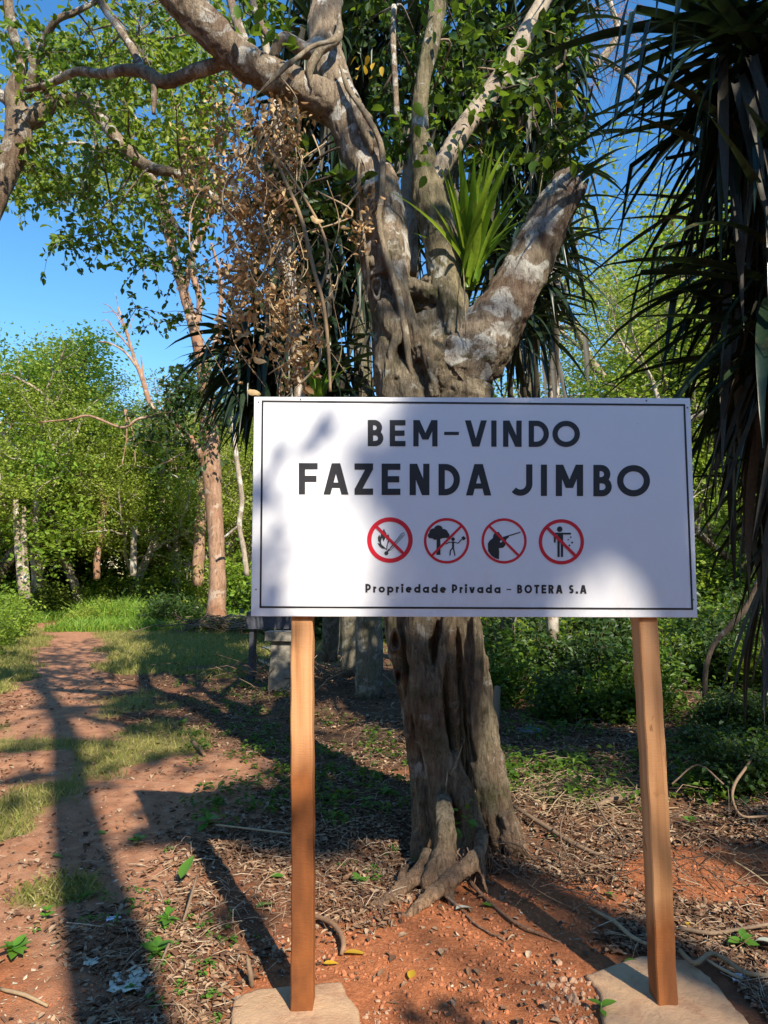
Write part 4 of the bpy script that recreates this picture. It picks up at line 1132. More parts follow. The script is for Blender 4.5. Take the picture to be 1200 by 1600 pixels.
# ------------------------------------------------------------------ dead creeper
cr = empty('dead_creeper', at(420, 160, 3.9), 'curtain of dry brown creeper leaves and tan vines hanging from the fig limb', 'creeper')
vines = []
for k in range(34):
    x = random.gauss(430, 46); y0 = random.uniform(110, 300); y1 = min(y0 + random.uniform(160, 420), 640); Y = random.uniform(3.7, 4.15)
    n = 6; pts = []
    for i in range(n):
        t = i / (n - 1)
        pts.append((x + random.gauss(0, 24) * (t > 0) + 14 * math.sin(t * 3 + k), y0 + (y1 - y0) * t, Y + random.gauss(0, .05), random.choice([.7, .9, 1.1, 1.8]) * (1.1 - .5 * t)))
    vines.append(pts)
vines += [[(405, 190, 3.8, 3), (440, 270, 3.75, 3), (470, 340, 3.7, 3.4), (490, 420, 3.7, 3.4), (506, 480, 3.7, 3.2), (514, 560, 3.7, 3), (516, 612, 3.7, 2.5)],
          [(430, 240, 3.8, 2.5), (470, 300, 3.75, 2.5), (505, 365, 3.75, 2.5), (512, 410, 3.72, 2.5), (500, 455, 3.72, 2.4)],
          [(478, 450, 3.8, 2), (490, 500, 3.8, 2.2), (500, 560, 3.8, 2.2), (470, 600, 3.8, 2)],
          [(560, 300, 3.8, 2.2), (545, 320, 3.8, 2), (530, 345, 3.8, 2), (520, 352, 3.8, 2)]]
for pts in vines: limb('vine', pts, M['vine'], cr, 5, .1)
mb = MB(); C_ = []
CB = [(330, 470, 150, 330, 3.7, 4.3, 3), (345, 470, 300, 480, 3.75, 4.3, 4), (350, 500, 440, 560, 3.7, 4.2, 2), (400, 460, 170, 330, 3.7, 4.1, 1.5), (440, 490, 540, 610, 3.8, 4.1, .5),
      (555, 578, 300, 380, 3.8, 3.9, .3), (280, 350, 190, 330, 4.1, 4.6, .8), (255, 330, 400, 500, 5, 5.6, .4)]
for c_ in px_centres(250, CB):
    C_.append(c_ + rng.normal(size=(13, 3)) * np.array([.045, .06, .07]))
C_ = np.vstack(C_); L_ = .022 + .032 * rng.random(len(C_))
leaves(mb, C_, L_, L_ * .55, None, 0, 1, .6)
tag(mb.build('dry_leaves', M['leaf_dry'], cr), kind='stuff')
def curled_leaf(k):
    me = one_leaf_mesh('leaf', 1, .7, M['leaf_dry_obj'], k); rs = np.random.RandomState(k + 60)
    for v in me.vertices:
        x, y, z = v.co; w = y * 3.2
        v.co = (x * (.9 + .1 * math.cos(5 * y)) , .5 * math.sin(w * 1.3) / 2.2 + rs.normal() * .02, z - .28 * (1 - math.cos(w * 1.3)) + .10 * math.sin(7 * x + k) + rs.normal() * .03)
    me.update(); return me
LD = [curled_leaf(k) for k in range(6)]
for c_ in px_centres(290, CB[:5]):
    put_leaf(LD, c_ - np.array([0, .05, 0]), random.uniform(.045, .078), cr, d=(random.gauss(0, .6), random.gauss(0, .6), -1), roll=random.uniform(-3, 3))
for x, y in ((485, 340), (386, 610), (395, 560)):
    put_leaf(LD, at(x, y, 3.7), .08, cr, d=(1, .1, -.2), roll=1.5)

# ------------------------------------------------------------------ tree generator
def gen_tree(seed, H, r0, first=.3, levels=3, kids=4, spread=.8, up=.25, ratio=.62, leaf=(.12, .07), per=45, blob=.45, flat=.5, wander=.12, dead=0, style=None):
    """returns trunk MB, crown MB; grown from the origin"""
    rs = np.random.RandomState(seed)
    bt, bc = MB(), MB(); tips = []
    def grow(p_, d, L, r, lvl):
        n = 5; P_ = [p_]; dd = d
        for i in range(n):
            dd = unit(dd + rs.normal(size=3) * wander + np.array([0, 0, up * .12 * (1 if lvl else 2)]))
            P_.append(P_[-1] + dd * L / n)
        P_ = catmull(P_, 2)
        R_ = np.linspace(r, r * (.62 if lvl < levels else .25), len(P_))
        tube(bt, P_, R_, 10 if lvl == 0 else 6 if lvl == 1 else 4, .1, cap=lvl == 0)
        if lvl >= levels:
            for t in (.45, .75, 1.0): tips.append(P_[int(t * (len(P_) - 1))])
            return
        k = kids + rs.randint(-1, 2)
        for j in range(k):
            t = (first if lvl == 0 else .35) + (1 - (first if lvl == 0 else .35)) * (j + rs.rand()) / k
            q = P_[min(len(P_) - 1, int(t * (len(P_) - 1)))]
            a = rs.rand() * 2 * math.pi if lvl else (j * 2.4 + rs.rand())
            side = unit(np.cross(dd, [math.cos(a), math.sin(a), .3]))
            nd_ = unit(dd * (1 - spread * .55) + side * spread + np.array([0, 0, up * .6]))
            grow(q, nd_, L * ratio * rs.uniform(.75, 1.15), r * .5 * rs.uniform(.8, 1.1), lvl + 1)
        grow(P_[-1], unit(dd + rs.normal(size=3) * .15), L * ratio * .8, r * .55, lvl + 1)
    grow(np.zeros(3), unit(np.array([rs.normal() * .06, rs.normal() * .06, 1])), H * .5, r0, 0)
    T_ = np.array(tips)
    if per:
        C_ = np.repeat(T_, per, 0) + rs.normal(size=(len(T_) * per, 3)) * blob * np.array([1, 1, flat])
        keep = rs.rand(len(C_)) > dead
        C_ = C_[keep]
        L_ = leaf[0] * (.6 + .8 * rs.rand(len(C_)))
        leaves(bc, C_, L_, L_ * leaf[1] / leaf[0], None, .2, 0, .15)
    return bt, bc

TV = {}
def variant(key, bark, lf, **kw):
    bt, bc = gen_tree(**kw)
    tm = bt.mesh('trunk'); tm.materials.append(bark)
    cm = None
    if bc.n: cm = bc.mesh('crown', False); cm.materials.append(lf)
    TV[key] = (tm, cm)
variant('broad1', M['pale_bark'], M['leaf_far'], seed=3, H=11, r0=.22, first=.35, kids=4, spread=.95, leaf=(.10, .052), per=62, blob=.42, flat=.35, wander=.16)
variant('broad2', M['pale_bark'], M['leaf_far'], seed=9, H=11, r0=.2, first=.3, kids=4, spread=.9, leaf=(.095, .05), per=62, blob=.40, flat=.35, wander=.18)
variant('dense1', M['dark_bark'], M['leaf_far2'], seed=5, H=10, r0=.2, first=.2, kids=5, spread=.85, leaf=(.13, .08), per=38, blob=.33, flat=.6)
variant('dense2', M['dark_bark'], M['leaf_far2'], seed=17, H=10, r0=.2, first=.15, kids=5, spread=.85, leaf=(.12, .075), per=38, blob=.33, flat=.6)
variant('dark1', M['red_bark'], M['leaf_dark'], seed=21, H=9, r0=.22, first=.2, kids=5, spread=.75, leaf=(.13, .085), per=38, blob=.33, flat=.7)
variant('tall1', M['pale_bark'], M['leaf_far2'], seed=29, H=12, r0=.17, first=.5, kids=4, spread=.7, leaf=(.10, .06), per=48, blob=.38, flat=.5, wander=.2)
variant('sparse', M['pale_bark'], M['leaf_far'], seed=33, H=10, r0=.14, first=.3, kids=3, spread=.8, leaf=(.08, .045), per=22, blob=.35, flat=.4, wander=.24)
variant('thin', M['pale_bark'], M['leaf_far2'], seed=41, H=9, r0=.08, first=.4, kids=3, spread=.5, leaf=(.12, .07), per=14, blob=.30, flat=.6, wander=.25)
variant('bare', M['pale_bark'], None, seed=47, H=8, r0=.10, first=.2, kids=4, spread=.7, per=0, levels=3, wander=.3)

def plant_tree(key, x, y, s, rot, label, group=None, name='forest_tree', cat='tree'):
    o = empty(name, (x, y, gz(x, y) - .05), label, cat, group)
    o.rotation_euler = (0, 0, rot); 
    for nm, me in zip(('trunk', 'crown'), TV[key]):
        if me is None: continue
        c = bpy.data.objects.new(nm, me); COL.objects.link(c); c.parent = o
        if nm == 'crown': c['kind'] = 'stuff'
        c.scale = (s, s, s)
    return o

# wood beyond the path: rows of trees, nearest first
LG = 'tree in the sunlit wood beyond the path'
keys = ['dense1', 'broad1', 'dense2', 'broad2', 'tall1', 'dark1', 'sparse', 'thin']
kt = 0
for row, (Y, n, hs) in enumerate([(30, 10, .82), (34, 12, .95), (39, 12, 1.0), (46, 13, 1.15), (55, 14, 1.3), (68, 16, 1.5)]):
    for i in range(n):
        u = -0.72 + 1.44 * (i + .5) / n + random.uniform(-.03, .03)
        x = u * Y
        if -.12 < u < .10 and row > 1: continue   # wholly hidden behind the fig and the sign
        y = Y + random.uniform(-2.5, 2.5)
        if row == 0 and -.32 < u < 0.1: key = random.choice(['thin', 'broad1', 'tall1', 'broad2']); s = random.uniform(.7, .9)
        else: key = random.choice(keys[:6] if u > -.1 or row > 2 else ['broad1', 'broad2', 'tall1', 'dense1', 'broad1', 'dense2']); s = random.uniform(.8, 1.1) * hs
        # height envelope of the left skyline: falls to the right of the frame edge
        if u < -.50: s *= .98
        elif u < -.05: s *= 1.22 if key[:5] in ('broad', 'tall1') else 1.0
        else: s *= .80
        side = 'left of the sign' if u < -.1 else 'right of the sign' if u > .1 else 'behind the fig'
        far = 'front edge' if row < 2 else 'middle' if row < 4 else 'back'
        lab = {'dense1': 'bushy mid green', 'dense2': 'bushy mid green', 'broad1': 'feathery yellow-green', 'broad2': 'feathery yellow-green', 'tall1': 'slim pale-trunked', 'dark1': 'dark green', 'sparse': 'sparse pale-limbed', 'thin': 'thin wandering'}[key]
        plant_tree(key, x, y, s, random.uniform(0, 6.28), f'{lab} tree at the {far} of the wood {side}', f'{lab} trees at the {far} of the wood {side}')

# big leafy tree at the far left edge
plant_tree('dense1', at(-30, 900, 25)[0], 25, 1.28, 1.0, 'tall bushy green tree cut by the left edge, highest of the wood there')
plant_tree('dense2', at(40, 900, 27)[0], 27, .80, 2.2, 'bushy tree beside the path with drooping bright boughs and twin pale stems')

# feathery trees right of the fig, against the sky
plant_tree('broad1', at(880, 900, 19)[0], 19, 1.28, .6, 'feathery yellow-green tree with long pale limbs, seen over the right half of the sign')
plant_tree('broad2', at(1010, 900, 21)[0], 21, 1.38, 2.9, 'feathery tree with pale limbs between the sign and the right dracaena')
plant_tree('sparse', at(960, 900, 15)[0], 15, 1.0, 1.4, 'thin leafed pale tree in front of the feathery trees over the sign')
plant_tree('dense2', at(1150, 900, 17)[0], 17, 1.15, 5.0, 'broad-leaved green tree behind the drooping dracaena at right')
plant_tree('broad1', at(1260, 900, 24)[0], 24, 1.4, 3.7, 'yellow-green tree glimpsed through the right dracaena')
# single characterful trees on the left
def custom_tree(name, label, base, limbs, bark, cents=None, size=.5, leafLW=(.12, .07), lmat=None, twigs=6, lpt=10, cat='tree', voxel=None):
    o = empty(name, base, label, cat)
    LP = []
    for j, pts in enumerate(limbs):
        LP.append(limb('trunk' if j == 0 else 'branch', pts, bark, o, 12 if j == 0 else 8, .12))
    if cents:
        mt, ml = MB(), MB()
        sprays(cents, LP, mt, ml, size, leafLW[0], leafLW[1], twigs, lpt, .25, 0 if leafLW[0] > .09 else 1)
        tag(mt.build('twigs', bark, o), kind='stuff'); tag(ml.build('crown', lmat, o), kind='stuff')
    return o
Y0 = 21
pt = custom_tree('path_tree', 'tall pinkish-trunked tree by the path, forking above the left edge of the sign', at(338, 975, Y0),
    [[(338, 985, Y0, 19), (338, 950, Y0, 15), (340, 900, Y0, 13), (337, 830, Y0, 13), (332, 760, Y0, 14), (328, 700, Y0, 16), (326, 650, Y0, 13), (318, 580, Y0, 11), (305, 520, Y0, 9), (288, 460, Y0, 8), (272, 400, Y0, 7), (262, 340, Y0, 6), (240, 290, Y0, 5), (200, 260, Y0, 3)],
     [(330, 720, Y0, 10), (322, 690, Y0, 9), (318, 640, Y0, 8), (312, 560, Y0, 6)],
     [(326, 740, Y0, 7), (308, 700, Y0 - .3, 6), (275, 660, Y0 - .5, 5), (240, 640, Y0 - .5, 4.5), (222, 590, Y0 - .5, 4), (210, 560, Y0 - .5, 3), (198, 520, Y0 - .5, 2), (185, 480, Y0 - .5, 1)],
     [(215, 575, Y0 - .5, 2.2), (195, 550, Y0 - .6, 1.8), (170, 536, Y0 - .6, 1.3), (152, 534, Y0 - .6, .8)],
     [(208, 550, Y0 - .5, 1.8), (192, 530, Y0 - .5, 1.4), (178, 515, Y0 - .5, 1), (170, 500, Y0 - .5, .6)],
     [(202, 535, Y0 - .5, 1.4), (190, 505, Y0 - .5, 1), (172, 480, Y0 - .5, .7), (160, 474, Y0 - .5, .4)],
     [(190, 500, Y0 - .5, .9), (180, 488, Y0 - .5, .7), (160, 488, Y0 - .5, .4)], [(185, 490, Y0 - .5, .9), (183, 470, Y0 - .5, .7), (180, 458, Y0 - .5, .4)],
     [(200, 530, Y0 - .5, .9), (205, 505, Y0 - .5, .7), (212, 490, Y0 - .5, .4)], [(176, 512, Y0 - .5, .8), (166, 500, Y0 - .5, .6), (158, 502, Y0 - .5, .3)],
     [(240, 650, Y0 - .5, 2.6), (215, 655, Y0 - .5, 2.2), (190, 668, Y0 - .5, 2), (140, 650, Y0, 2), (110, 655, Y0, 1.6), (60, 660, Y0, 1)],
     [(225, 595, Y0 - .5, 1.6), (222, 570, Y0 - .5, 1.2), (220, 555, Y0 - .5, .6)],
     [(195, 640, Y0 - .5, 1.2), (198, 680, Y0 - .5, 1), (190, 730, Y0 - .5, .8)], [(197, 640, Y0 - .5, 1.2), (208, 680, Y0 - .5, 1), (212, 725, Y0 - .5, .8)],
     [(305, 520, Y0, 6), (312, 470, Y0, 5), (300, 420, Y0, 5), (308, 360, Y0, 4), (322, 300, Y0, 3)],
     [(288, 460, Y0, 5), (300, 400, Y0 + .3, 5), (322, 350, Y0 + .4, 4), (330, 290, Y0 + .4, 3)],
     [(318, 580, Y0, 5), (340, 520, Y0, 4), (345, 440, Y0, 3), (330, 380, Y0, 2)]],
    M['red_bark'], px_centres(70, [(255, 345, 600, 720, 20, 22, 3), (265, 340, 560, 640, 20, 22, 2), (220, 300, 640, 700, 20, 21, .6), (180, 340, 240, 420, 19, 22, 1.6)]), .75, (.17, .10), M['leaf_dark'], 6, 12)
mt, ml = MB(), MB()
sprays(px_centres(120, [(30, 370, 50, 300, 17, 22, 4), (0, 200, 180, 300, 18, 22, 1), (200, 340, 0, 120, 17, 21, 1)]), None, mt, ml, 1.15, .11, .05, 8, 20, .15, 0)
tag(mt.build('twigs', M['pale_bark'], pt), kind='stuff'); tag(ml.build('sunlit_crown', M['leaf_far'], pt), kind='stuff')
for pts in ([(272, 400, Y0, 5), (240, 320, Y0, 5), (190, 260, Y0, 4), (130, 225, Y0, 3), (70, 230, Y0, 2)], [(262, 340, Y0, 4), (250, 250, Y0, 4), (200, 170, Y0, 3), (150, 110, Y0, 2)], [(308, 360, Y0, 4), (300, 260, Y0, 4), (270, 160, Y0, 3), (262, 60, Y0, 2)]):
    limb('branch', pts, M['pale_bark'], pt, 7, .15)
custom_tree('leaning_trunk', 'reddish trunk just behind and left of the tall path tree', at(312, 900, 25), [[(309, 915, 25, 9), (311, 850, 25, 9), (315, 780, 25, 8), (318, 700, 25, 6), (312, 620, 25, 4)], [(313, 878, 25, 2), (300, 884, 24.6, 1.5), (288, 880, 24.4, 1)]], M['red_bark'])
custom_tree('crooked_sapling', 'crooked pale sapling stem close to the left edge of the sign', at(382, 900, 20), [[(386, 900, 20, 4), (381, 860, 20, 4), (374, 820, 20, 4), (378, 780, 20, 4), (370, 720, 20, 4), (366, 680, 20, 3), (360, 640, 20, 2)], [(350, 840, 20, 2), (372, 822, 20, 2)]], M['pale_bark'])
custom_tree('twin_stem_tree', 'pair of pale straight stems in the shade at the far left of the wood', at(38, 930, 23), [[(36, 930, 23, 6), (32, 890, 23, 6), (27, 840, 23, 5), (24, 780, 23, 4)], [(43, 935, 23, 5), (40, 890, 23, 5), (37, 840, 23, 5), (38, 790, 23, 3)]], M['pale_bark'])
custom_tree('bent_tree', 'bent brown trunk in the middle of the wood, forking at the top', at(152, 890, 24.5), [[(151, 905, 24.5, 5), (152, 870, 24.5, 5), (158, 840, 24.5, 5), (156, 820, 24.5, 5), (162, 800, 24.5, 5), (158, 770, 24.5, 3), (150, 740, 24.5, 2)], [(160, 815, 24.5, 4), (166, 795, 24.5, 3), (170, 770, 24.5, 2)]], M['red_bark'])
custom_tree('pale_stump_trunk', 'short pale trunk between bushes right of the bent tree', at(211, 860, 24.5), [[(208, 900, 24.5, 5), (209, 855, 24.5, 5), (211, 822, 24.5, 4)]], M['pale_bark'])
custom_tree('forked_tree', 'white-limbed forked tree high in the wood at left', at(65, 800, 23.6), [[(60, 900, 23.6, 4), (56, 830, 23.6, 4), (58, 770, 23.6, 4), (56, 740, 23.6, 3), (53, 700, 23.6, 2)], [(60, 760, 23.6, 3), (72, 735, 23.6, 3), (80, 712, 23.6, 3), (95, 680, 23.6, 2)], [(78, 718, 23.6, 2), (95, 712, 23.6, 2), (108, 708, 23.6, 1)]], M['pale_bark'])
for k, (px, Y, sc) in enumerate(((130, 27, .95), (200, 26, .88), (270, 26.5, .95), (60, 26, 1.05), (320, 28, 1.05), (-20, 28, 1.3), (165, 31, 1.12), (235, 30, 1.1))):
    plant_tree('broad1' if k % 2 else 'broad2', at(px, 900, Y)[0], Y, sc, k * 2.1, 'feathery yellow-green tree at the sunlit front of the wood beyond the path', 'feathery trees at the sunlit front of the left wood')
custom_tree('slender_tree', 'slender pale trunk wrapped by the dead creeper, left of the fig', at(468, 1010, 6.2), [[(474, 1010, 6.2, 10), (472, 900, 6.2, 9), (468, 700, 6.2, 9), (468, 600, 6.2, 9), (464, 560, 6.2, 9), (460, 500, 6.2, 9), (455, 440, 6.2, 9), (448, 360, 6.2, 9), (438, 290, 6.2, 9), (434, 200, 6.2, 8), (420, 100, 6.2, 7), (400, 0, 6.2, 6), (380, -120, 6.2, 4)],
     [(458, 480, 6.2, 4), (440, 400, 6.2, 4), (420, 330, 6.3, 3), (400, 290, 6.3, 2)]], M['pale_bark'])
custom_tree('background_trunk', 'slim pale trunk rising beside the broken fig limb', at(872, 1000, 9), [[(862, 1010, 9, 10), (864, 700, 9, 9), (868, 400, 9, 9), (876, 270, 9, 8), (886, 200, 9, 8), (882, 140, 9, 6), (878, 60, 9, 6), (874, -20, 9, 5)],
     [(880, 180, 9, 7), (898, 130, 9, 8), (925, 108, 9, 7), (950, 80, 9, 7), (966, 50, 9, 6), (955, 10, 9, 4), (945, -40, 9, 3)], [(940, 90, 9, 4), (965, 108, 9, 4), (985, 125, 9, 3), (1000, 150, 9, 2)]], M['pale_bark'])
# bare fine twigs against the sky on that trunk
bt_root = [o for o in COL.objects if o.name.startswith('background_trunk')][0]
mb = MB()
for k in range(150):
    c_ = at(random.uniform(885, 1010), random.uniform(0, 140), random.uniform(8.6, 9.4)); d_ = unit(rng.normal(size=3) * [1, .4, 1] - [0, 0, .3]) * random.uniform(.2, .6)
    tube(mb, catmull([c_, c_ + d_ * .5 + rng.normal(size=3) * .05, c_ + d_ + rng.normal(size=3) * .05], 3), .0035, 3, cap=False)
tag(mb.build('fine_twigs', M['red_bark'], bt_root), kind='stuff')

# tree whose dark limbs enter at the upper left
cg = px_centres(105, [(-60, 140, -60, 110, 4.2, 6, 4), (100, 240, -40, 100, 4.4, 6, 3), (60, 330, 110, 230, 4.4, 6.0, 4.5), (60, 200, 220, 330, 4.6, 6, 2.0), (90, 290, 300, 430, 4.8, 6, 2.4), (200, 270, 400, 510, 5, 6, .9), (-40, 60, 190, 300, 5, 6, .5), (250, 380, 180, 330, 4.6, 5.5, 1.4), (240, 420, -60, 60, 5, 6.5, 2)])
cg = cg[:62]
lt = custom_tree('overhanging_tree', 'tree leaning in from the left edge with dark crooked limbs and small green leaves', (-3.6, 4.6, gz(-3.6, 4.6)),
    [[(-220, 1240, 4.6, 60), (-170, 900, 4.7, 50), (-120, 640, 4.8, 38), (-60, 430, 4.9, 28), (-10, 310, 5, 20), (12, 260, 5, 20), (28, 220, 5, 21), (30, 180, 5, 20), (22, 150, 4.95, 15), (30, 115, 4.9, 10), (35, 95, 4.9, 9), (22, 60, 4.8, 8), (12, 0, 4.7, 8), (0, -80, 4.6, 6)],
     [(30, 180, 5, 16), (50, 185, 5, 17), (68, 172, 5, 14), (90, 160, 5, 10), (125, 153, 5, 10), (145, 168, 5, 10), (165, 195, 5, 10), (190, 225, 5, 10), (215, 250, 5, 10), (245, 265, 5, 9), (280, 272, 5, 8), (315, 298, 5, 8), (345, 318, 5, 8), (380, 350, 5, 6), (400, 400, 5, 4)],
     [(45, 140, 4.9, 7), (60, 85, 4.8, 6), (85, 35, 4.7, 6), (120, 18, 4.7, 5), (150, 0, 4.7, 4), (180, -40, 4.7, 3)],
     [(20, 165, 5, 9), (-10, 140, 5, 8), (-60, 110, 5, 6)],
     [(52, 110, 4.85, 4), (40, 60, 4.8, 4), (60, 130, 4.9, 3.5), (75, 140, 4.9, 3)],
     [(68, 175, 5, 5), (74, 150, 5, 5), (72, 135, 4.95, 4), (58, 118, 4.9, 3)],
     [(215, 70, 5.3, 5), (190, 45, 5.2, 5), (170, 20, 5.1, 6), (150, -10, 5, 6)], [(232, 100, 5.3, 6), (215, 70, 5.3, 5)],
     [(150, 230, 5.3, 3), (185, 240, 5.3, 4), (240, 280, 5.4, 5), (262, 330, 5.4, 5), (285, 370, 5.4, 5)]],
    M['limb_bark'], cg[20:], .34, (.052, .032), M['leaf_lime'], 6, 12)
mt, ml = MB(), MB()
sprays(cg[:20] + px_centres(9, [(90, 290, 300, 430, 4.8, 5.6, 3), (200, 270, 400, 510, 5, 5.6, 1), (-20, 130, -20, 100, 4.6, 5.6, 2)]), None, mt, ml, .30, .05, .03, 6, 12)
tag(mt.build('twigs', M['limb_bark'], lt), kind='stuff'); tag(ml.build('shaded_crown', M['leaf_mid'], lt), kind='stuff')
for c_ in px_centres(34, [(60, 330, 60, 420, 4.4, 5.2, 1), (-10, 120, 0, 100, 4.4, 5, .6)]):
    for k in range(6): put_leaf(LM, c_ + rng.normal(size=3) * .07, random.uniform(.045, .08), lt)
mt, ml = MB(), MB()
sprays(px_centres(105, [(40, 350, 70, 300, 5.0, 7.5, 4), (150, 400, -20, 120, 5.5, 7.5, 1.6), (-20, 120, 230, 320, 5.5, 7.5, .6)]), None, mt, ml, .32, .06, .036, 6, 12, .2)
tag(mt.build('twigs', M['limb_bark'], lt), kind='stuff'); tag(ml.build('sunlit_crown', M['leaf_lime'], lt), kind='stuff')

# ------------------------------------------------------------------ trees behind the camera that shade the place
S = np.array(sun_dir)
def toward_sun(pt, ywant):
    pt = np.asarray(pt, float); t = (ywant - pt[1]) / S[1]; return pt + S * t
tb = G(205, 1600); tdir = S[:2] / S[1]
tx = lambda y: tb[0] + (y - tb[1]) * S[0] / S[1]
ry = -3.2
o1 = empty('roadside_tree', (tx(ry), ry, gz(tx(ry), ry)), 'straight tree standing behind the viewer whose trunk throws the long shadow at left', 'tree')
mbk = MB(); P_ = catmull([[tx(ry), ry, -.1], [tx(ry) + .03, ry, 2], [tx(ry) - .02, ry, 4.5], [tx(ry), ry - .1, 7.0], [tx(ry) + .1, ry - .2, 9.5], [tx(ry) - .1, ry - .2, 12.5]], 6)
tube(mbk, P_, np.linspace(.23, .09, len(P_)), 14, .08); mbk.build('trunk', M['pale_bark'], o1)
cl = []; cl2 = []
def cast(px, py, Y, n, rad, yw=-3.5, out=None):
    b = at(px, py, Y) if Y else G(px, py)
    for k in range(n):
        q = b + rng.normal(size=3) * rad
        q = toward_sun(q, yw + random.uniform(-.6, .6)); (cl if out is None else out).append(q)
# sign: its middle and upper right in the blue shade of leaves
for px, py, n in ((690, 930, 3), (870, 645, 4), (960, 645, 4), (1050, 650, 4), (660, 780, 4), (780, 950, 3), (680, 660, 3), (690, 720, 3), (700, 700, 6), (760, 660, 6), (830, 700, 7), (900, 660, 7), (960, 740, 7), (1030, 690, 7), (740, 800, 7), (820, 790, 6), (740, 900, 6), (800, 900, 5), (1060, 730, 2), (680, 840, 3), (870, 760, 3)):
    cast(px, py, SD, int(n), .06, -9.5, cl2)
LT = 9
for px, py, Y, n, r in ((1180, 200, 4.2, 10, .4), (1100, 300, 4.2, 8, .35), (1180, 500, 4.2, 10, .4), (1230, 350, 4.2, 10, .4), (1150, 700, 4.2, 8, .35), (1050, 120, 4.0, 6, .3), (1200, 850, 4.2, 8, .3), (1150, 1050, 4.2, 7, .3), (1090, 1120, 4.6, 5, .3), (950, 1180, None, 3, .25), (1120, 1220, None, 5, .25), (1180, 1300, None, 3, .2), (760, 560, 4.0, 2, .2), (860, 380, 4, 1, .1), (640, 250, 4.0, 1, .2), (720, 100, 4.2, 3, .3), (1100, 1120, None, 10, .4), (1190, 1180, None, 10, .4), (1000, 1060, None, 8, .5), (1150, 1280, None, 8, .3), (870, 1120, None, 8, .35), (960, 1130, None, 9, .35), (1100, 1210, None, 8, .25), (1180, 1340, None, 5, .2), (1000, 1200, None, 5, .2), (830, 1180, None, 4, .2), (980, 1150, None, 4, .3), (470, 1270, 2.5, 1, .05)):
    cast(px, py, Y, n, r)
# shading over the left verge behind the trunk shadow
for px, py, n, r in ((130, 1150, 10, .5), (60, 1230, 4, .3), (60, 1060, 9, .8), (0, 1110, 8, .5), (160, 1090, 6, .5), (230, 1010, 10, 1.2), (60, 1005, 8, 1.2), (200, 1190, 5, .3), (0, 1200, 4, .3),  (180, 1250, 3, .3), (260, 1290, 3, .2)):
    cast(px, py, None, n, r, -4.2)
cast(702, 1596, None, 1, .02, -2.4)
mt, ml = MB(), MB()
sprays(cl, [P_[-8:]], mt, ml, .17, .10, .06, 5, 9, .3, 0, connect=False)
ctr = np.array(cl)
hub = P_[-6]
for j in range(26):
    q = ctr[rng.integers(len(ctr))]
    tube(mt, catmull([hub + rng.normal(size=3) * .05, (hub + q) / 2 + rng.normal(size=3) * .25, q], 4), np.linspace(.035, .008, 9), 5)
mt.build('branches', M['pale_bark'], o1); tag(ml.build('crown', M['leaf_mid'], o1), kind='stuff')

tb2 = empty('tall_roadside_tree', (8.6, -10.5, 0), 'tall spreading tree behind the viewer whose leaves shade the sign', 'tree')
mt, ml = MB(), MB()
P2_ = catmull([[8.6, -10.5, -.1], [8.5, -10.4, 4], [8.3, -10.2, 8], [7.8, -10, 11.5], [7.0, -9.8, 13.5]], 6)
tube(mt, P2_, np.linspace(.28, .10, len(P2_)), 12, .08)
sprays(cl2, [P2_[-8:]], mt, ml, .20, .12, .07, 5, 10, .3, 0, connect=False)
c2_ = np.array(cl2)
for j in range(22):
    q = c2_[rng.integers(len(c2_))]; hb = P2_[-10 + j % 8]
    tube(mt, catmull([hb, (hb + q) / 2 + np.array([0, 0, .3]) + rng.normal(size=3) * .2, q], 4), np.linspace(.03, .008, 9), 5)
mt.build('trunk', M['pale_bark'], tb2); tag(ml.build('crown', M['leaf_mid'], tb2), kind='stuff')
for i in range(34):
    a = math.pi + (i + .5) / 34 * math.pi * 1.16 - .08 * math.pi; r_ = random.uniform(13, 24)
    x, y = r_ * math.cos(a), r_ * math.sin(a)
    if y > 4: continue
    plant_tree(random.choice(['dense1', 'dense2', 'dark1']), x, y, random.uniform(.8, 1.05), random.uniform(0, 6.28), 'bushy tree of the wood behind the viewer', 'trees of the wood behind the viewer')
# ------------------------------------------------------------------ bushes and undergrowth
def bush_mesh(name, seed, R, Hh, nst, nl, L, W, mat, detail=0):
    rs = np.random.RandomState(seed); st_, lf = MB(), MB()
    C_ = []
    for k in range(nst):
        a = rs.rand() * 6.283; rr = rs.rand() ** .6 * R
        top = np.array([math.cos(a) * rr, math.sin(a) * rr, Hh * rs.uniform(.5, 1.05) * (1 - .35 * (rr / R) ** 2)])
        P_ = catmull([[top[0] * .25, top[1] * .25, 0], top * [.6, .6, .5] + rs.normal(size=3) * .05 * R, top], 3)
        tube(st_, P_, np.linspace(.012 * R + .003, .003, len(P_)), 4, cap=False)
        m_ = nl // nst; ti = rs.rand(m_) ** .6
        base = np.array([P_[int(t * (len(P_) - 1))] for t in ti])
        C_.append(base + rs.normal(size=(m_, 3)) * np.array([.20 * R, .20 * R, .12 * Hh]))
    C_ = np.vstack(C_); C_[:, 2] = np.abs(C_[:, 2]) + .02
    L_ = L * (.6 + .8 * rs.rand(len(C_))); leaves(lf, C_, L_, L_ * W / L, None, .35, detail, .1)
    a = st_.mesh('stems'); a.materials.append(M['dark_bark']); b = lf.mesh('foliage', False); b.materials.append(mat); return (a, b)
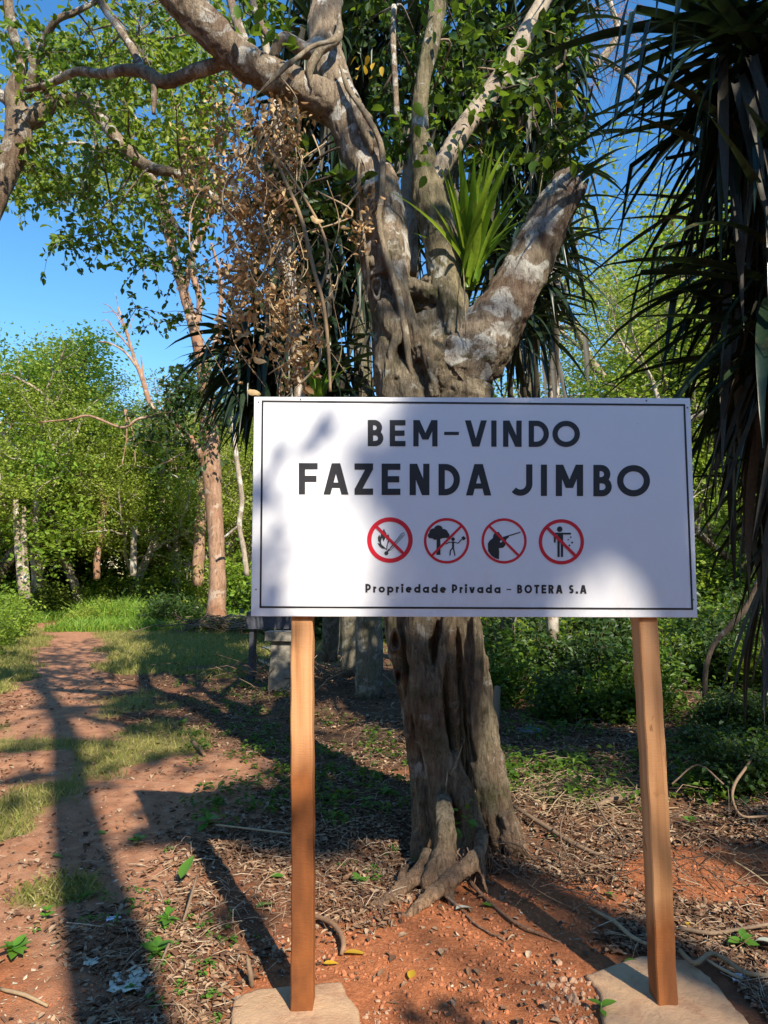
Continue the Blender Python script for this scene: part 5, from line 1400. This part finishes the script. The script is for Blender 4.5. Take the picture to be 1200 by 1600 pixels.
BV = {
 'far_mid': bush_mesh('b', 1, 1.5, 2.4, 26, 2600, .17, .10, M['leaf_far2']),
 'far_dark': bush_mesh('b', 2, 1.6, 2.2, 26, 2600, .18, .12, M['leaf_dark']),
 'far_lime': bush_mesh('b', 3, 1.3, 1.8, 22, 2200, .15, .08, M['leaf_far']),
 'near_mid': bush_mesh('b', 4, .6, .9, 22, 1500, .075, .045, M['leaf_mid'], 1),
 'near_dark': bush_mesh('b', 5, .65, 1.0, 22, 1500, .085, .055, M['leaf_dark'], 1),
 'near_lime': bush_mesh('b', 6, .5, .8, 18, 1100, .07, .035, M['leaf_lime'], 1),
}
def plant_bush(key, x, y, s, label, group, sz=None, name='bush'):
    o = empty(name, (x, y, gz(x, y) - .03), label, 'bush', group); o.rotation_euler = (0, 0, random.uniform(0, 6.28))
    for nm, me in zip(('stem', 'foliage'), BV[key]):
        c = bpy.data.objects.new(nm, me); COL.objects.link(c); c.parent = o; c.scale = (s, s, sz or s)
        c['kind'] = 'stuff'
names_ = {'far_mid': 'mid green', 'far_dark': 'dark green', 'far_lime': 'yellow-green', 'near_mid': 'mid green leafy', 'near_dark': 'dark leafy', 'near_lime': 'bright leafy'}
for i in range(74):
    Y = random.choice([random.uniform(25.5, 28), random.uniform(28, 33)])
    u = random.uniform(-.66, -.06)
    if Y < 26.5 and abs(u * Y - PATH_C[-1][0]) < 1.2: Y += 4
    key = random.choices(['far_mid', 'far_dark', 'far_lime'], [3, 3, 2])[0]
    plant_bush(key, u * Y, Y, random.uniform(.5, 1.15), f'{names_[key]} bush under the trees beyond the end of the path', f'{names_[key]} bushes beyond the end of the path')
for i in range(16):   # lighter growth at the edge of the clearing
    x, y = at(random.uniform(130, 330), 900, 1)[0] * 22.5, random.uniform(21.5, 24)
    plant_bush('far_lime', x, y, random.uniform(.3, .55), 'low yellow-green bush at the sunlit edge of the clearing', 'low bushes at the edge of the clearing')
for k, (px, Y, s) in enumerate(((268, 20.5, .5), (285, 21, .55), (250, 21.5, .45))):
    plant_bush('far_dark', at(px, 900, Y)[0], Y, s, 'round dark bush at the foot of the tall path tree', 'dark bushes by the path tree')
for k, (px, Y, s) in enumerate(((-5, 15, .45), (18, 17, .5), (-25, 13, .4), (5, 20, .6))):
    plant_bush('far_mid', at(px, 900, Y)[0], Y, s, 'leafy bush beside the path at the left edge', 'bushes at the left edge beside the path')
for i in range(120):  # right hand thicket behind the sign
    Y = random.uniform(6.6, 15); px = random.uniform(745, 1330)
    if Y < 8 and px < 850: Y += 2
    x = at(px, 900, Y)[0]
    key = random.choices(['near_mid', 'near_dark', 'near_lime'], [3, 3, 1.2 + 2 * (px < 880)])[0]
    s = random.uniform(.7, 1.2) * (.65 + .085 * (Y - 6))
    plant_bush(key, x, Y, s, f'{names_[key]} shrub in the {"front" if Y < 9.5 else "rear"} of the thicket {"beside the fig trunk" if px < 870 else "between fig and right post" if px < 1010 else "right of the right post"}', f'{names_[key]} shrubs, {"front" if Y < 9.5 else "rear"} of the thicket {"beside the fig" if px < 870 else "between fig and right post" if px < 1010 else "right of the right post"}')
for i in range(26):
    Y = random.uniform(15, 24); px = random.uniform(740, 1300)
    plant_bush(random.choice(['far_mid', 'far_lime', 'far_dark']), at(px, 900, Y)[0], Y, random.uniform(.6, 1.1), 'tall bush deep in the wood right of the sign', 'tall bushes deep in the right wood')
for i in range(12):
    Y = random.uniform(12, 20); px = random.uniform(400, 760)
    plant_bush(random.choice(['far_mid', 'far_dark']), at(px, 900, Y)[0], Y + 4, random.uniform(.6, .9), 'bush in the shade behind the fig trunk', 'bushes behind the fig trunk')
for i in range(26):
    Y = random.uniform(4.6, 6.5); px = random.uniform(1080, 1300)
    plant_bush(random.choice(['near_mid', 'near_dark']), at(px, 900, Y)[0], Y, random.uniform(.25, .5), 'small shaded shrub below the right dracaena', 'small shrubs below the right dracaena')

# dark arching stem at the right
o = empty('arching_stem', G(1100, 1130) * [1, 1, 0], 'dark bare stem arching out of the thicket at the right edge', 'branch')
limb('stem', [(1101, 1090, 6.2, 4), (1103, 1045, 6.2, 4), (1115, 1008, 6.2, 4), (1140, 980, 6.2, 5), (1165, 950, 6.2, 5), (1190, 900, 6.1, 5), (1220, 850, 6, 4)], M['dark_bark'], o, 8, .1)

# ------------------------------------------------------------------ grass
def grass_cloud(name, pts, Lr, Wr, mat, kindlabel):
    pts = np.asarray(pts); n = len(pts)
    z = height(pts[:, 0], pts[:, 1]); L = rng.uniform(*Lr, n); W = rng.uniform(*Wr, n)
    a = rng.random(n) * 6.283; lean = rng.random(n) * .9
    d = np.stack([np.cos(a) * lean, np.sin(a) * lean, np.ones(n)], -1); d = unit(d)
    s = unit(np.cross(d, rng.normal(size=(n, 3)))) * W[:, None] * .5
    b = np.column_stack([pts, z - .005]); m_ = b + d * L[:, None] * .55; tp = b + d * L[:, None] + np.stack([np.cos(a), np.sin(a), -np.ones(n) * .4], -1) * L[:, None] * .22
    V = np.stack([b - s, b + s, m_ + s * .8, m_ - s * .8, tp], 1).reshape(-1, 3); i = np.arange(n)[:, None] * 5
    mb = MB(); mb.add(V, i + np.array([[0, 1, 2, 3]]), i + np.array([[3, 2, 4]]))
    o = mb.build(name, mat, None, False); tag(o, kindlabel, 'grass', None, 'stuff')
def sample(n, y0, y1, pw, xr=.66, cond=None):
    u = rng.random(n * 3); y = (y0 ** (1 - pw) + u * (y1 ** (1 - pw) - y0 ** (1 - pw))) ** (1 / (1 - pw)) if pw != 1 else y0 * (y1 / y0) ** u
    x = rng.uniform(-xr, xr, n * 3) * (y + .6)
    k = cond(x, y) if cond else np.ones_like(x, bool)
    return np.stack([x[k], y[k]], -1)[:n]
def g_cond(th):
    def f(x, y):
        p_, g_, r_, _ = zones(x, y); return (g_ + .25 * rng.random(len(x)) > th) & (x < y * .12 + .2)
    return f
grass_cloud('grass', sample(30000, 2.6, 9, 1.2, .66, g_cond(.55)), (.03, .10), (.004, .008), M['grass'], 'short dry grass tufts between the wheel tracks of the path')
grass_cloud('grass', sample(42000, 9, 22, 1.2, .66, g_cond(.5)), (.05, .13), (.008, .016), M['grass'], 'sunlit grass verge farther along the path')
grass_cloud('grass', sample(36000, 19, 30, 1.0, .66, lambda x, y: (x < 0) & ((np.abs(x - PATH_C[-1][0]) > 1.0) | (y > 24))), (.12, .5), (.015, .035), M['grass_green'], 'taller bright green grass at the foot of the wood')
pts_ = []
for px, Y in ((165, 22.5), (190, 22), (215, 22.5), (235, 21.5), (205, 24), (150, 24.5)):
    c_ = at(px, 900, Y); pts_.append(np.array([c_[0], Y]) + rng.normal(size=(260, 2)) * .35)
grass_cloud('reed_grass', np.vstack(pts_), (.4, 1.1), (.02, .04), M['grass_green'], 'tall blue-green reed clumps at the edge of the wood')

# ------------------------------------------------------------------ leaf litter, twigs, clods
def dens(x, y):
    p_, g_, r_, _ = zones(x, y)
    return np.clip(1.0 - .92 * np.clip(p_ * (1 - .3 * fbm(x * 2, y * 2, 2, 80)), 0, 1) - 1.1 * r_ - .35 * g_, .02, 1)
def on_slab(x, y):
    a, b = G(470, 1620), G(1060, 1600)
    return (np.abs(x - a[0]) < .25) & (y < G(0, 1528)[1]) | (np.abs(x - b[0]) < .30) & (y < G(0, 1500)[1] + .02)
P2 = sample(52000, 2.1, 11, 1.9, .68, lambda x, y: (rng.random(len(x)) < dens(x, y)) & ~on_slab(x, y) & (fbm(x * 2.3, y * 2.3, 3, 60) + .55 * rng.random(len(x)) > .05))
z = height(P2[:, 0], P2[:, 1]); n = len(P2)
ax = rng.normal(size=(n, 3)); ax[:, 2] *= .28
L_ = rng.uniform(.012, .042, n) * (1 + .05 * P2[:, 1]); mb = MB()
leaves(mb, np.column_stack([P2, z + .004 + .012 * rng.random(n)]), L_, L_ * rng.uniform(.25, .7, n), ax, .75, 1)
tag(mb.build('leaf_litter', M['litter']), 'dry brown leaf litter scattered over the red soil', 'leaf litter', None, 'stuff')
P2 = sample(26000, 2.1, 9, 1.9, .68, lambda x, y: ~on_slab(x, y) & (rng.random(len(x)) > .7 * zones(x, y)[2]))
z = height(P2[:, 0], P2[:, 1]); n = len(P2); ax = rng.normal(size=(n, 3)); ax[:, 2] *= .2
L_ = (.004 + .022 * rng.random(n) ** 3) * (1 + .05 * P2[:, 1]); mb = MB()
leaves(mb, np.column_stack([P2, z + .003 + .004 * rng.random(n)]), L_, L_ * rng.uniform(.12, .8, n), ax, .8, 0)
tag(mb.build('straw_chaff', M['chaff'], None, False), 'fine pale chaff and leaf crumbs over soil and path', 'leaf litter', None, 'stuff')
# twigs and straw
def twig_field(name, label, pts, Lr, Rr, mat, lift=.03, tilt=.22):
    mb = MB()
    for x, y in pts:
        L = random.uniform(*Lr); a = random.uniform(0, 6.283); d = np.array([math.cos(a), math.sin(a), random.gauss(0, tilt)]) * L
        c_ = np.array([x, y, gz(x, y) + random.uniform(0, lift)]); b = rng.normal(size=3) * L * .10; b[2] = abs(b[2])
        r = random.uniform(*Rr)
        tube(mb, np.array([c_ - d / 2, c_ - d * .1 + b, c_ + d * .2 + b * .6, c_ + d / 2]), [r, r, r * .8, r * .4], 3, .2, cap=False)
    tag(mb.build(name, mat), label, 'twigs', None, 'stuff')
tw = sample(6500, 2.3, 9, 1.9, .68, lambda x, y: (rng.random(len(x)) < dens(x, y) ** 1.5) & ~on_slab(x, y))
twig_field('twigs', 'thin dry twigs and straw strewn over the ground', tw, (.03, .17), (.0007, .0022), M['chaff'])
tw = sample(1000, 3.2, 9, 1.3, .7, lambda x, y: (x > .55 + .0 * y) & (rng.random(len(x)) < .9))
twig_field('brushwood', 'tangled dead brushwood right of the fig', tw, (.12, .45), (.0012, .0032), M['twig'], .10, .3)
tw = np.column_stack([rng.normal(at(360, 900, 19)[0], .9, 260), rng.normal(19.5, .7, 260)])
twig_field('brushwood', 'grey heap of dead branches at the foot of the tall path tree', tw, (.4, 1.6), (.008, .02), M['twig'], .3, .2)
tw = np.column_stack([rng.normal(G(510, 1060)[0], .8, 130), rng.normal(10, .8, 130)])
twig_field('brushwood', 'dead sticks leaning at the foot of the grey stems', tw, (.3, 1.0), (.004, .01), M['twig'], .25, .5)
c_ = G(905, 1255); tw = np.column_stack([rng.normal(c_[0], .22, 420), rng.normal(c_[1], .22, 420)])
twig_field('straw', 'pale straw heap right of the fig base', tw, (.08, .30), (.0015, .004), M['vine'], .06, .25)
# clods
cl_v, cl_f = None, None
def ico():
    t = (1 + 5 ** .5) / 2
    V = unit(np.array([[-1, t, 0], [1, t, 0], [-1, -t, 0], [1, -t, 0], [0, -1, t], [0, 1, t], [0, -1, -t], [0, 1, -t], [t, 0, -1], [t, 0, 1], [-t, 0, -1], [-t, 0, 1]], float))
    Fc = np.array([[0, 11, 5], [0, 5, 1], [0, 1, 7], [0, 7, 10], [0, 10, 11], [1, 5, 9], [5, 11, 4], [11, 10, 2], [10, 7, 6], [7, 1, 8], [3, 9, 4], [3, 4, 2], [3, 2, 6], [3, 6, 8], [3, 8, 9], [4, 9, 5], [2, 4, 11], [6, 2, 10], [8, 6, 7], [9, 8, 1]])
    return V, Fc
IV, IF = ico()
def clod_field(name, label, pts, rr, mat, sink=.3):
    n = len(pts); z = height(pts[:, 0], pts[:, 1]); r = rng.uniform(rr[0], rr[1], n) ** 1.0
    r = rr[0] + (rr[1] - rr[0]) * rng.random(n) ** 4
    V = IV[None] * (1 + .35 * rng.normal(size=(n, 12, 1)) * .6) * r[:, None, None] * rng.uniform(.6, 1.2, (n, 1, 3))
    V = V + np.column_stack([pts, z + r * .3])[:, None, :]
    Fc = (IF[None] + 12 * np.arange(n)[:, None, None]).reshape(-1, 3)
    mb = MB(); mb.add(V.reshape(-1, 3), Fc); tag(mb.build(name, mat, None, False), label, 'soil', None, 'stuff')
P3 = sample(9000, 2.1, 5.5, 2.0, .66, lambda x, y: (rng.random(len(x)) < .15 + .85 * zones(x, y)[2]) & ~on_slab(x, y) & (zones(x, y)[0] < .8))
clod_field('soil_crumbs', 'loose crumbs of red soil around the sign posts', P3, (.002, .011), M['clod'])
c_ = G(890, 1560); P3 = np.column_stack([rng.normal(c_[0], .05, 160), rng.normal(c_[1], .09, 160)])
clod_field('rubble', 'pale crumbled concrete beside the right footing', P3, (.004, .016), M['stone_pale'])
c_ = G(585, 1590); P3 = np.column_stack([rng.normal(c_[0], .03, 60), rng.normal(c_[1], .06, 60)])
clod_field('rubble', 'pale crumbs along the edge of the left footing', P3, (.003, .010), M['stone_pale'])

# ground cover of small weeds
def weeds(name, label, pts, L, mat, rise=.05):
    mb = MB(); pts = np.asarray(pts); m_ = 7
    C_ = np.repeat(pts, m_, 0); a = rng.random(len(C_)) * 6.283; rr = L * rng.uniform(.4, 1.4, len(C_))
    z = height(C_[:, 0], C_[:, 1]); up = rise * rng.random(len(C_))
    ctr = np.column_stack([C_[:, 0] + np.cos(a) * rr, C_[:, 1] + np.sin(a) * rr, z + up + .012])
    ax = np.stack([np.cos(a), np.sin(a), rng.normal(0, .35, len(C_))], -1); LL = L * rng.uniform(.6, 1.4, len(C_))
    leaves(mb, ctr, LL, LL * .6, ax, .7, 1); tag(mb.build(name, mat), label, 'weeds', None, 'stuff')
W1 = sample(900, 4.2, 13, 1.2, .66, lambda x, y: (x > -.32 * y + .2) & (x < .1 * y + .1) & (fbm(x * 1.5, y * 1.5, 3, 90) > -.05))
weeds('ground_weeds', 'small green weeds over the shaded ground between path and fig', W1, .04, M['leaf_mid'])
W1 = sample(260, 2.4, 4.2, 1.2, .6, lambda x, y: (fbm(x * 2.2, y * 2.2, 3, 91) > .28) & (zones(x, y)[2] < .4) & (x < .3))
weeds('ground_weeds', 'tiny sprouts in the litter near the left post', W1, .018, M['seedling'], .02)
W1 = sample(900, 4.4, 9, 1.3, .7, lambda x, y: (x > .16 * y) & (fbm(x * 1.5, y * 1.5, 3, 92) > -.1))
weeds('ground_weeds', 'green weeds creeping through the brushwood right of the fig', W1, .045, M['leaf_mid'], .12)

# distinct seedlings
def seedling(px, py, L, n, label, mat='seedling', stemh=.05):
    g_ = G(px, py); g_[2] = gz(g_[0], g_[1]); o = empty('seedling', g_, label, 'plant')
    mb = MB(); top = g_ + np.array([0, 0, stemh]); tube(mb, [g_, (g_ + top) / 2 + rng.normal(size=3) * .004, top], .0022, 5); mb.build('stem', M['seedling'], o)
    me = one_leaf_mesh('leaf', 1, .55, M[mat], 1) if mat != 'seedling' else SEED
    for k in range(n):
        put_leaf([me], top - np.array([0, 0, stemh * random.random() * .6]), L * random.uniform(.7, 1.15), o, d=(math.cos(k * 2.4), math.sin(k * 2.4), random.uniform(.0, .7)), roll=random.uniform(-.4, .4))
SEED = one_leaf_mesh('leaf', 1, .55, M['seedling'], 1)
for px, py, L, n, lab in ((325, 1296, .08, 8, 'bright green seedling left of the pale stick'), (262, 1450, .06, 8, 'green seedling left of the lower left post, upper of two'), (245, 1495, .065, 10, 'green seedling nearest the white rag'),
                          (20, 1495, .07, 12, 'leafy sprout at the bottom left edge'), (215, 1322, .055, 6, 'small sprout beside the post shadow'), (605, 1255, .07, 9, 'dark green seedling just left of the fig base'),
                          (318, 1170, .07, 7, 'pale seedling beside a splinter of wood on the path edge'), (573, 1268, .05, 5, 'small plant half hidden at the left foot of the fig'), (1160, 1490, .06, 6, 'sprout right of the right post foot'),
                          (70, 1440, .04, 6, 'small sprout on the lit soil at lower left'), (1080, 1305, .06, 4, 'green plant leaning from the right post'), (560, 1385, .05, 6, 'sprout left of the exposed roots'), (940, 1590, .05, 3, 'green blade at the corner of the right footing'), (285, 1135, .07, 8, 'seedling on the shaded ground left of the sign')):
    seedling(px, py, L, n, lab)
# climbing sprig on the fig base
o = empty('climbing_sprig', at(705, 1290, 3.66), 'small green climber sprig growing on the fig base', 'plant')
mb = MB(); tube(mb, catmull([at(690, 1320, 3.68), at(700, 1290, 3.68), at(735, 1285, 3.68)], 4), .003, 5); mb.build('stem', M['dark_bark'], o)
for k in range(26): put_leaf([SEED], at(random.uniform(684, 742), random.gauss(1283, 12), random.uniform(3.6, 3.68)), random.uniform(.03, .055), o, d=(random.gauss(0, 1), -.8, random.gauss(0, .6)))
# single large leaves on the ground
LB = one_leaf_mesh('fallen_leaf', 1, .68, M['leaf_mid'], 0); LW = one_leaf_mesh('fallen_leaf', 1, .7, M['white_leaf'], 1); LYg = one_leaf_mesh('fallen_leaf', 1, .42, M['yellow_leaf'], 2); LGn = one_leaf_mesh('fallen_leaf', 1, .55, M['seedling'], 1)
LBr = one_leaf_mesh('fallen_leaf', 1, .5, M['litter'], 4)
def fallen(px, py, me, L, rot, label, tilt=.1, h=.015):
    g_ = G(px, py); o = bpy.data.objects.new('fallen_leaf', me); COL.objects.link(o)
    o.location = (g_[0], g_[1], gz(g_[0], g_[1]) + h); o.rotation_euler = (random.uniform(-.3, .3), -tilt, rot); o.scale = (L, L, L); tag(o, label, 'leaf')
fallen(712, 1428, LW, .085, .3, 'whitish oval leaf lying below the exposed roots'); fallen(752, 1418, LGn, .07, -.4, 'yellow-green leaf right of the whitish one')
fallen(537, 1493, LYg, .10, .05, 'yellow spotted leaf at the end of the curved root'); fallen(505, 1508, LYg, .06, .2, 'small yellow leaf left of the spotted one')
fallen(640, 1530, LYg, .075, 1.3, 'curled yellow leaf on the bare red soil'); fallen(550, 1452, LBr, .09, -.1, 'orange-brown leaf above the spotted yellow one')
fallen(870, 1210, LB, .16, -1.0, 'big dark green leaf standing up in the straw right of the fig', -1.0, .10)
fallen(1180, 1490, LW, .11, -.5, 'pale green leaf at the right edge, near the post foot', .2, .03); fallen(975, 1508, LGn, .08, -.6, 'pale leaf lying on the edge of the right footing')
fallen(1070, 1457, LYg, .06, 0, 'orange leaf right of the post foot'); fallen(945, 1402, LGn, .06, -.6, 'green leaf on the mound left of the right post')
fallen(400, 1428, LGn, .10, .6, 'green leaf beside the left post shadow'); fallen(420, 1380, LGn, .085, .1, 'olive leaf lying left of the left post'); fallen(80, 1343, LGn, .07, -.2, 'green leaf in the trunk shadow')
fallen(282, 1395, LGn, .12, 1.2, 'upright green leaf beside the leaning splinter', .8, .05); fallen(150, 1306, LGn, .06, .1, 'round green leaf on the lit patch between two shadows')
fallen(830, 1310, LW, .06, .4, 'pale green leaf on the bank right of the fig'); fallen(1120, 1300, LGn, .07, .1, 'green leaf right of the right post'); fallen(520, 1277, LW, .04, .5, 'tiny pale leaf in the dark litter left of the fig')
fallen(980, 1285, LGn, .09, .3, 'long green leaf lying left of the right post', .1); fallen(855, 1318, LGn, .08, .0, 'broad green leaf on the bank beside the fallen stick')

# sticks one can name
def stick(pts, label, mat='twig', n=7, name='fallen_stick', gr=True):
    P_ = []; R_ = []
    for (px, py, h, r) in pts:
        d = ray(px, py); g_ = G(px, py); zz = gz(g_[0], g_[1]) + h
        s = (zz - CAM_H) / d[2]; P_.append([d[0] * s, d[1] * s, zz]); R_.append(r)
    Q = catmull(np.column_stack([P_, R_]), 4); mb = MB(); tube(mb, Q[:, :3], np.abs(Q[:, 3]), n, .15)
    o = mb.build(name, M[mat]); tag(o, label, 'stick')
stick([(338, 1289, .04, .006), (390, 1295, .05, .006), (455, 1303, .03, .005)], 'straight pale stick lying left of the left post', 'vine')
stick([(286, 1440, .01, .005), (296, 1410, .05, .007), (308, 1368, .12, .005)], 'thin splinter leaning up from the litter at lower left')
stick([(394, 1543, .0, .009), (391, 1520, .05, .010), (387, 1500, .09, .007), (386, 1492, .11, .002)], 'broken brown splinter standing at the corner of the left footing')
stick([(488, 1430, .02, .009), (515, 1440, .035, .011), (530, 1455, .035, .012), (537, 1475, .03, .011), (533, 1492, .01, .007)], 'curved grey root arching out of the soil right of the left post', 'litter', 9)
stick([(800, 1258, .05, .012), (850, 1290, .04, .014), (900, 1320, .02, .013), (960, 1345, .01, .008)], 'long brown stick sloping down the bank right of the fig')
stick([(930, 1260, .04, .012), (960, 1248, .05, .02), (1000, 1250, .04, .018)], 'short thick broken branch left of the right post')
stick([(925, 1240, .10, .005), (940, 1270, .07, .006), (970, 1310, .03, .006), (990, 1330, .02, .004)], 'dark thin stick leaning across the straw')
stick([(1062, 1485, .03, .008), (1085, 1505, .04, .010), (1110, 1490, .04, .009), (1135, 1500, .04, .009), (1165, 1520, .04, .009), (1210, 1525, .03, .008)], 'pale twisted root right of the right footing', 'vine', 8)
stick([(1105, 1500, .03, .005), (1130, 1515, .04, .006), (1160, 1530, .02, .007)], 'short pale root branching off the twisted one', 'vine')
stick([(1060, 1450, .02, .009), (1110, 1458, .03, .009), (1150, 1453, .03, .008), (1205, 1443, .02, .007)], 'straight brown stick crossing behind the right post foot')
stick([(920, 1418, .02, .006), (960, 1440, .04, .009), (985, 1462, .03, .009), (1010, 1475, .02, .007)], 'tan root forking toward the right post', 'vine')
stick([(1145, 1345, .08, .005), (1170, 1360, .08, .005), (1205, 1385, .06, .004)], 'two-pronged pale twig at the right edge', 'vine')
stick([(1180, 1175, .2, .008), (1165, 1200, .18, .008), (1148, 1225, .16, .009), (1145, 1250, .12, .007), (1160, 1275, .06, .007), (1200, 1275, .04, .006)], 'crooked grey branch hooking down at the right edge')
stick([(1130, 1225, .14, .006), (1090, 1195, .16, .006), (1050, 1225, .12, .005)], 'grey twig lying behind the right post')
stick([(400, 1030, .03, .02), (430, 1042, .05, .025), (445, 1050, .03, .02)], 'thick pale stick beside the stone pedestal', 'vine')
stick([(890, 1245, .02, .004), (875, 1300, .10, .004), (893, 1350, .0, .003)], 'upright thin stem between straw and bare soil')
stick([(300, 1158, .02, .018), (312, 1170, .03, .02), (320, 1180, .02, .012)], 'reddish wood splinter on the verge of the path', 'litter')
stick([(240, 1530, .01, .004), (262, 1480, .04, .006), (265, 1470, .04, .004)], 'grey twig near the white rag at lower left')
stick([(0, 1545, .01, .006), (40, 1555, .015, .007), (75, 1572, .01, .005)], 'twig lying on the soil at the bottom left corner', 'vine')
stick([(772, 1145, .0, .05), (774, 1110, .15, .045), (777, 1075, .32, .035)], 'reddish rotten stub standing right of the fig trunk', 'litter', 9)

# rags and paper
def crumple(name, px, py, size, mat, label, cat, seed, flat=.35):
    g_ = G(px, py); n = 14; V = []; 
    for i in range(n):
        for j in range(n):
            u, v = i / (n - 1) - .5, j / (n - 1) - .5
            q = np.array([u, v, 0]) * size
            nn = noise.noise_vector(Vector((u * 4 + seed, v * 4, seed)))
            q = q + np.array(nn) * size * .35; q[2] = abs(q[2]) * flat * 2 + .012
            V.append(q + [g_[0], g_[1], gz(g_[0], g_[1])])
    idx = np.arange(n * n).reshape(n, n); q = np.stack([idx[:-1, :-1], idx[:-1, 1:], idx[1:, 1:], idx[1:, :-1]], -1).reshape(-1, 4)
    mb = MB(); mb.add(V, q); tag(mb.build(name, M[mat]), label, cat)
crumple('crumpled_paper', 175, 1446, .045, 'paper', 'crumpled bluish white paper in the trunk shadow', 'litter', 2.0)
crumple('rag', 205, 1530, .13, 'rag', 'grey-white torn rag lying at lower left', 'rag', 5.0)
crumple('rag', 142, 1508, .05, 'rag', 'small torn scrap left of the larger rag', 'rag', 8.0)
crumple('plastic_scrap', 1155, 1535, .05, 'paper', 'crumpled white scrap right of the right footing', 'litter', 3.0)
crumple('tarpaulin', 890, 1128, .42, 'tarp', 'crumpled blue tarpaulin piece on the dark ground right of the fig', 'tarpaulin', 6.0, .3)
crumple('tarpaulin', 830, 1150, .2, 'tarp', 'small blue scrap left of the tarpaulin', 'tarpaulin', 9.0, .25)
crumple('plastic_scrap', 420, 1015, .3, 'tarp', 'bluish plastic on the ground behind the pedestal', 'litter', 11.0)

# stone pedestal table left of the stems
pb = G(440, 1078)
o = empty('stone_pedestal', pb, 'weathered stone pedestal with a flat cap left of the grey stems', 'pedestal')
def frustum(mb, c, w0, d0, w1, d1, z0, z1, n=8):
    V = []
    for k in range(n + 1):
        t = k / n; w = (w0 * (1 - t) + w1 * t) / 2; d = (d0 * (1 - t) + d1 * t) / 2; z = z0 + (z1 - z0) * t
        for sx_, sy_ in ((-1, -1), (1, -1), (1, 1), (-1, 1)):
            V.append(c + np.array([sx_ * w, sy_ * d, z]) + rng.normal(size=3) * .004)
    idx = np.arange((n + 1) * 4).reshape(-1, 4)
    q = np.stack([idx[:-1], np.roll(idx[:-1], -1, 1), np.roll(idx[1:], -1, 1), idx[1:]], -1).reshape(-1, 4)
    mb.add(V, q, np.array([idx[0][::-1], idx[-1]]))
zt = at(440, 1000, pb[1])[2]
mb = MB(); frustum(mb, pb, .33, .3, .25, .25, -.05, zt); mb.build('pillar', M['slab'], o, False)
mb = MB(); frustum(mb, pb, .40, .4, .40, .4, zt + .003, zt + .12, 2); mb.build('cap', M['slab'], o, False)
bb = at(425, 980, 10.4); bb[2] = 0
o = empty('dark_box', bb, 'dark weathered box behind the pedestal, just under the sign', 'box')
mb = MB(); frustum(mb, bb, .7, .4, .7, .4, at(0, 981, 10.4)[2] , at(0, 955, 10.4)[2], 2); mb.build('box_body', M['dark_board'], o, False)
mb = MB()
for s_ in (-.28, .28): frustum(mb, bb + np.array([s_, 0, 0]), .06, .3, .06, .3, -.02, at(0, 981, 10.4)[2] - .002, 2)
mb.build('box_foot', M['dark_board'], o, False)
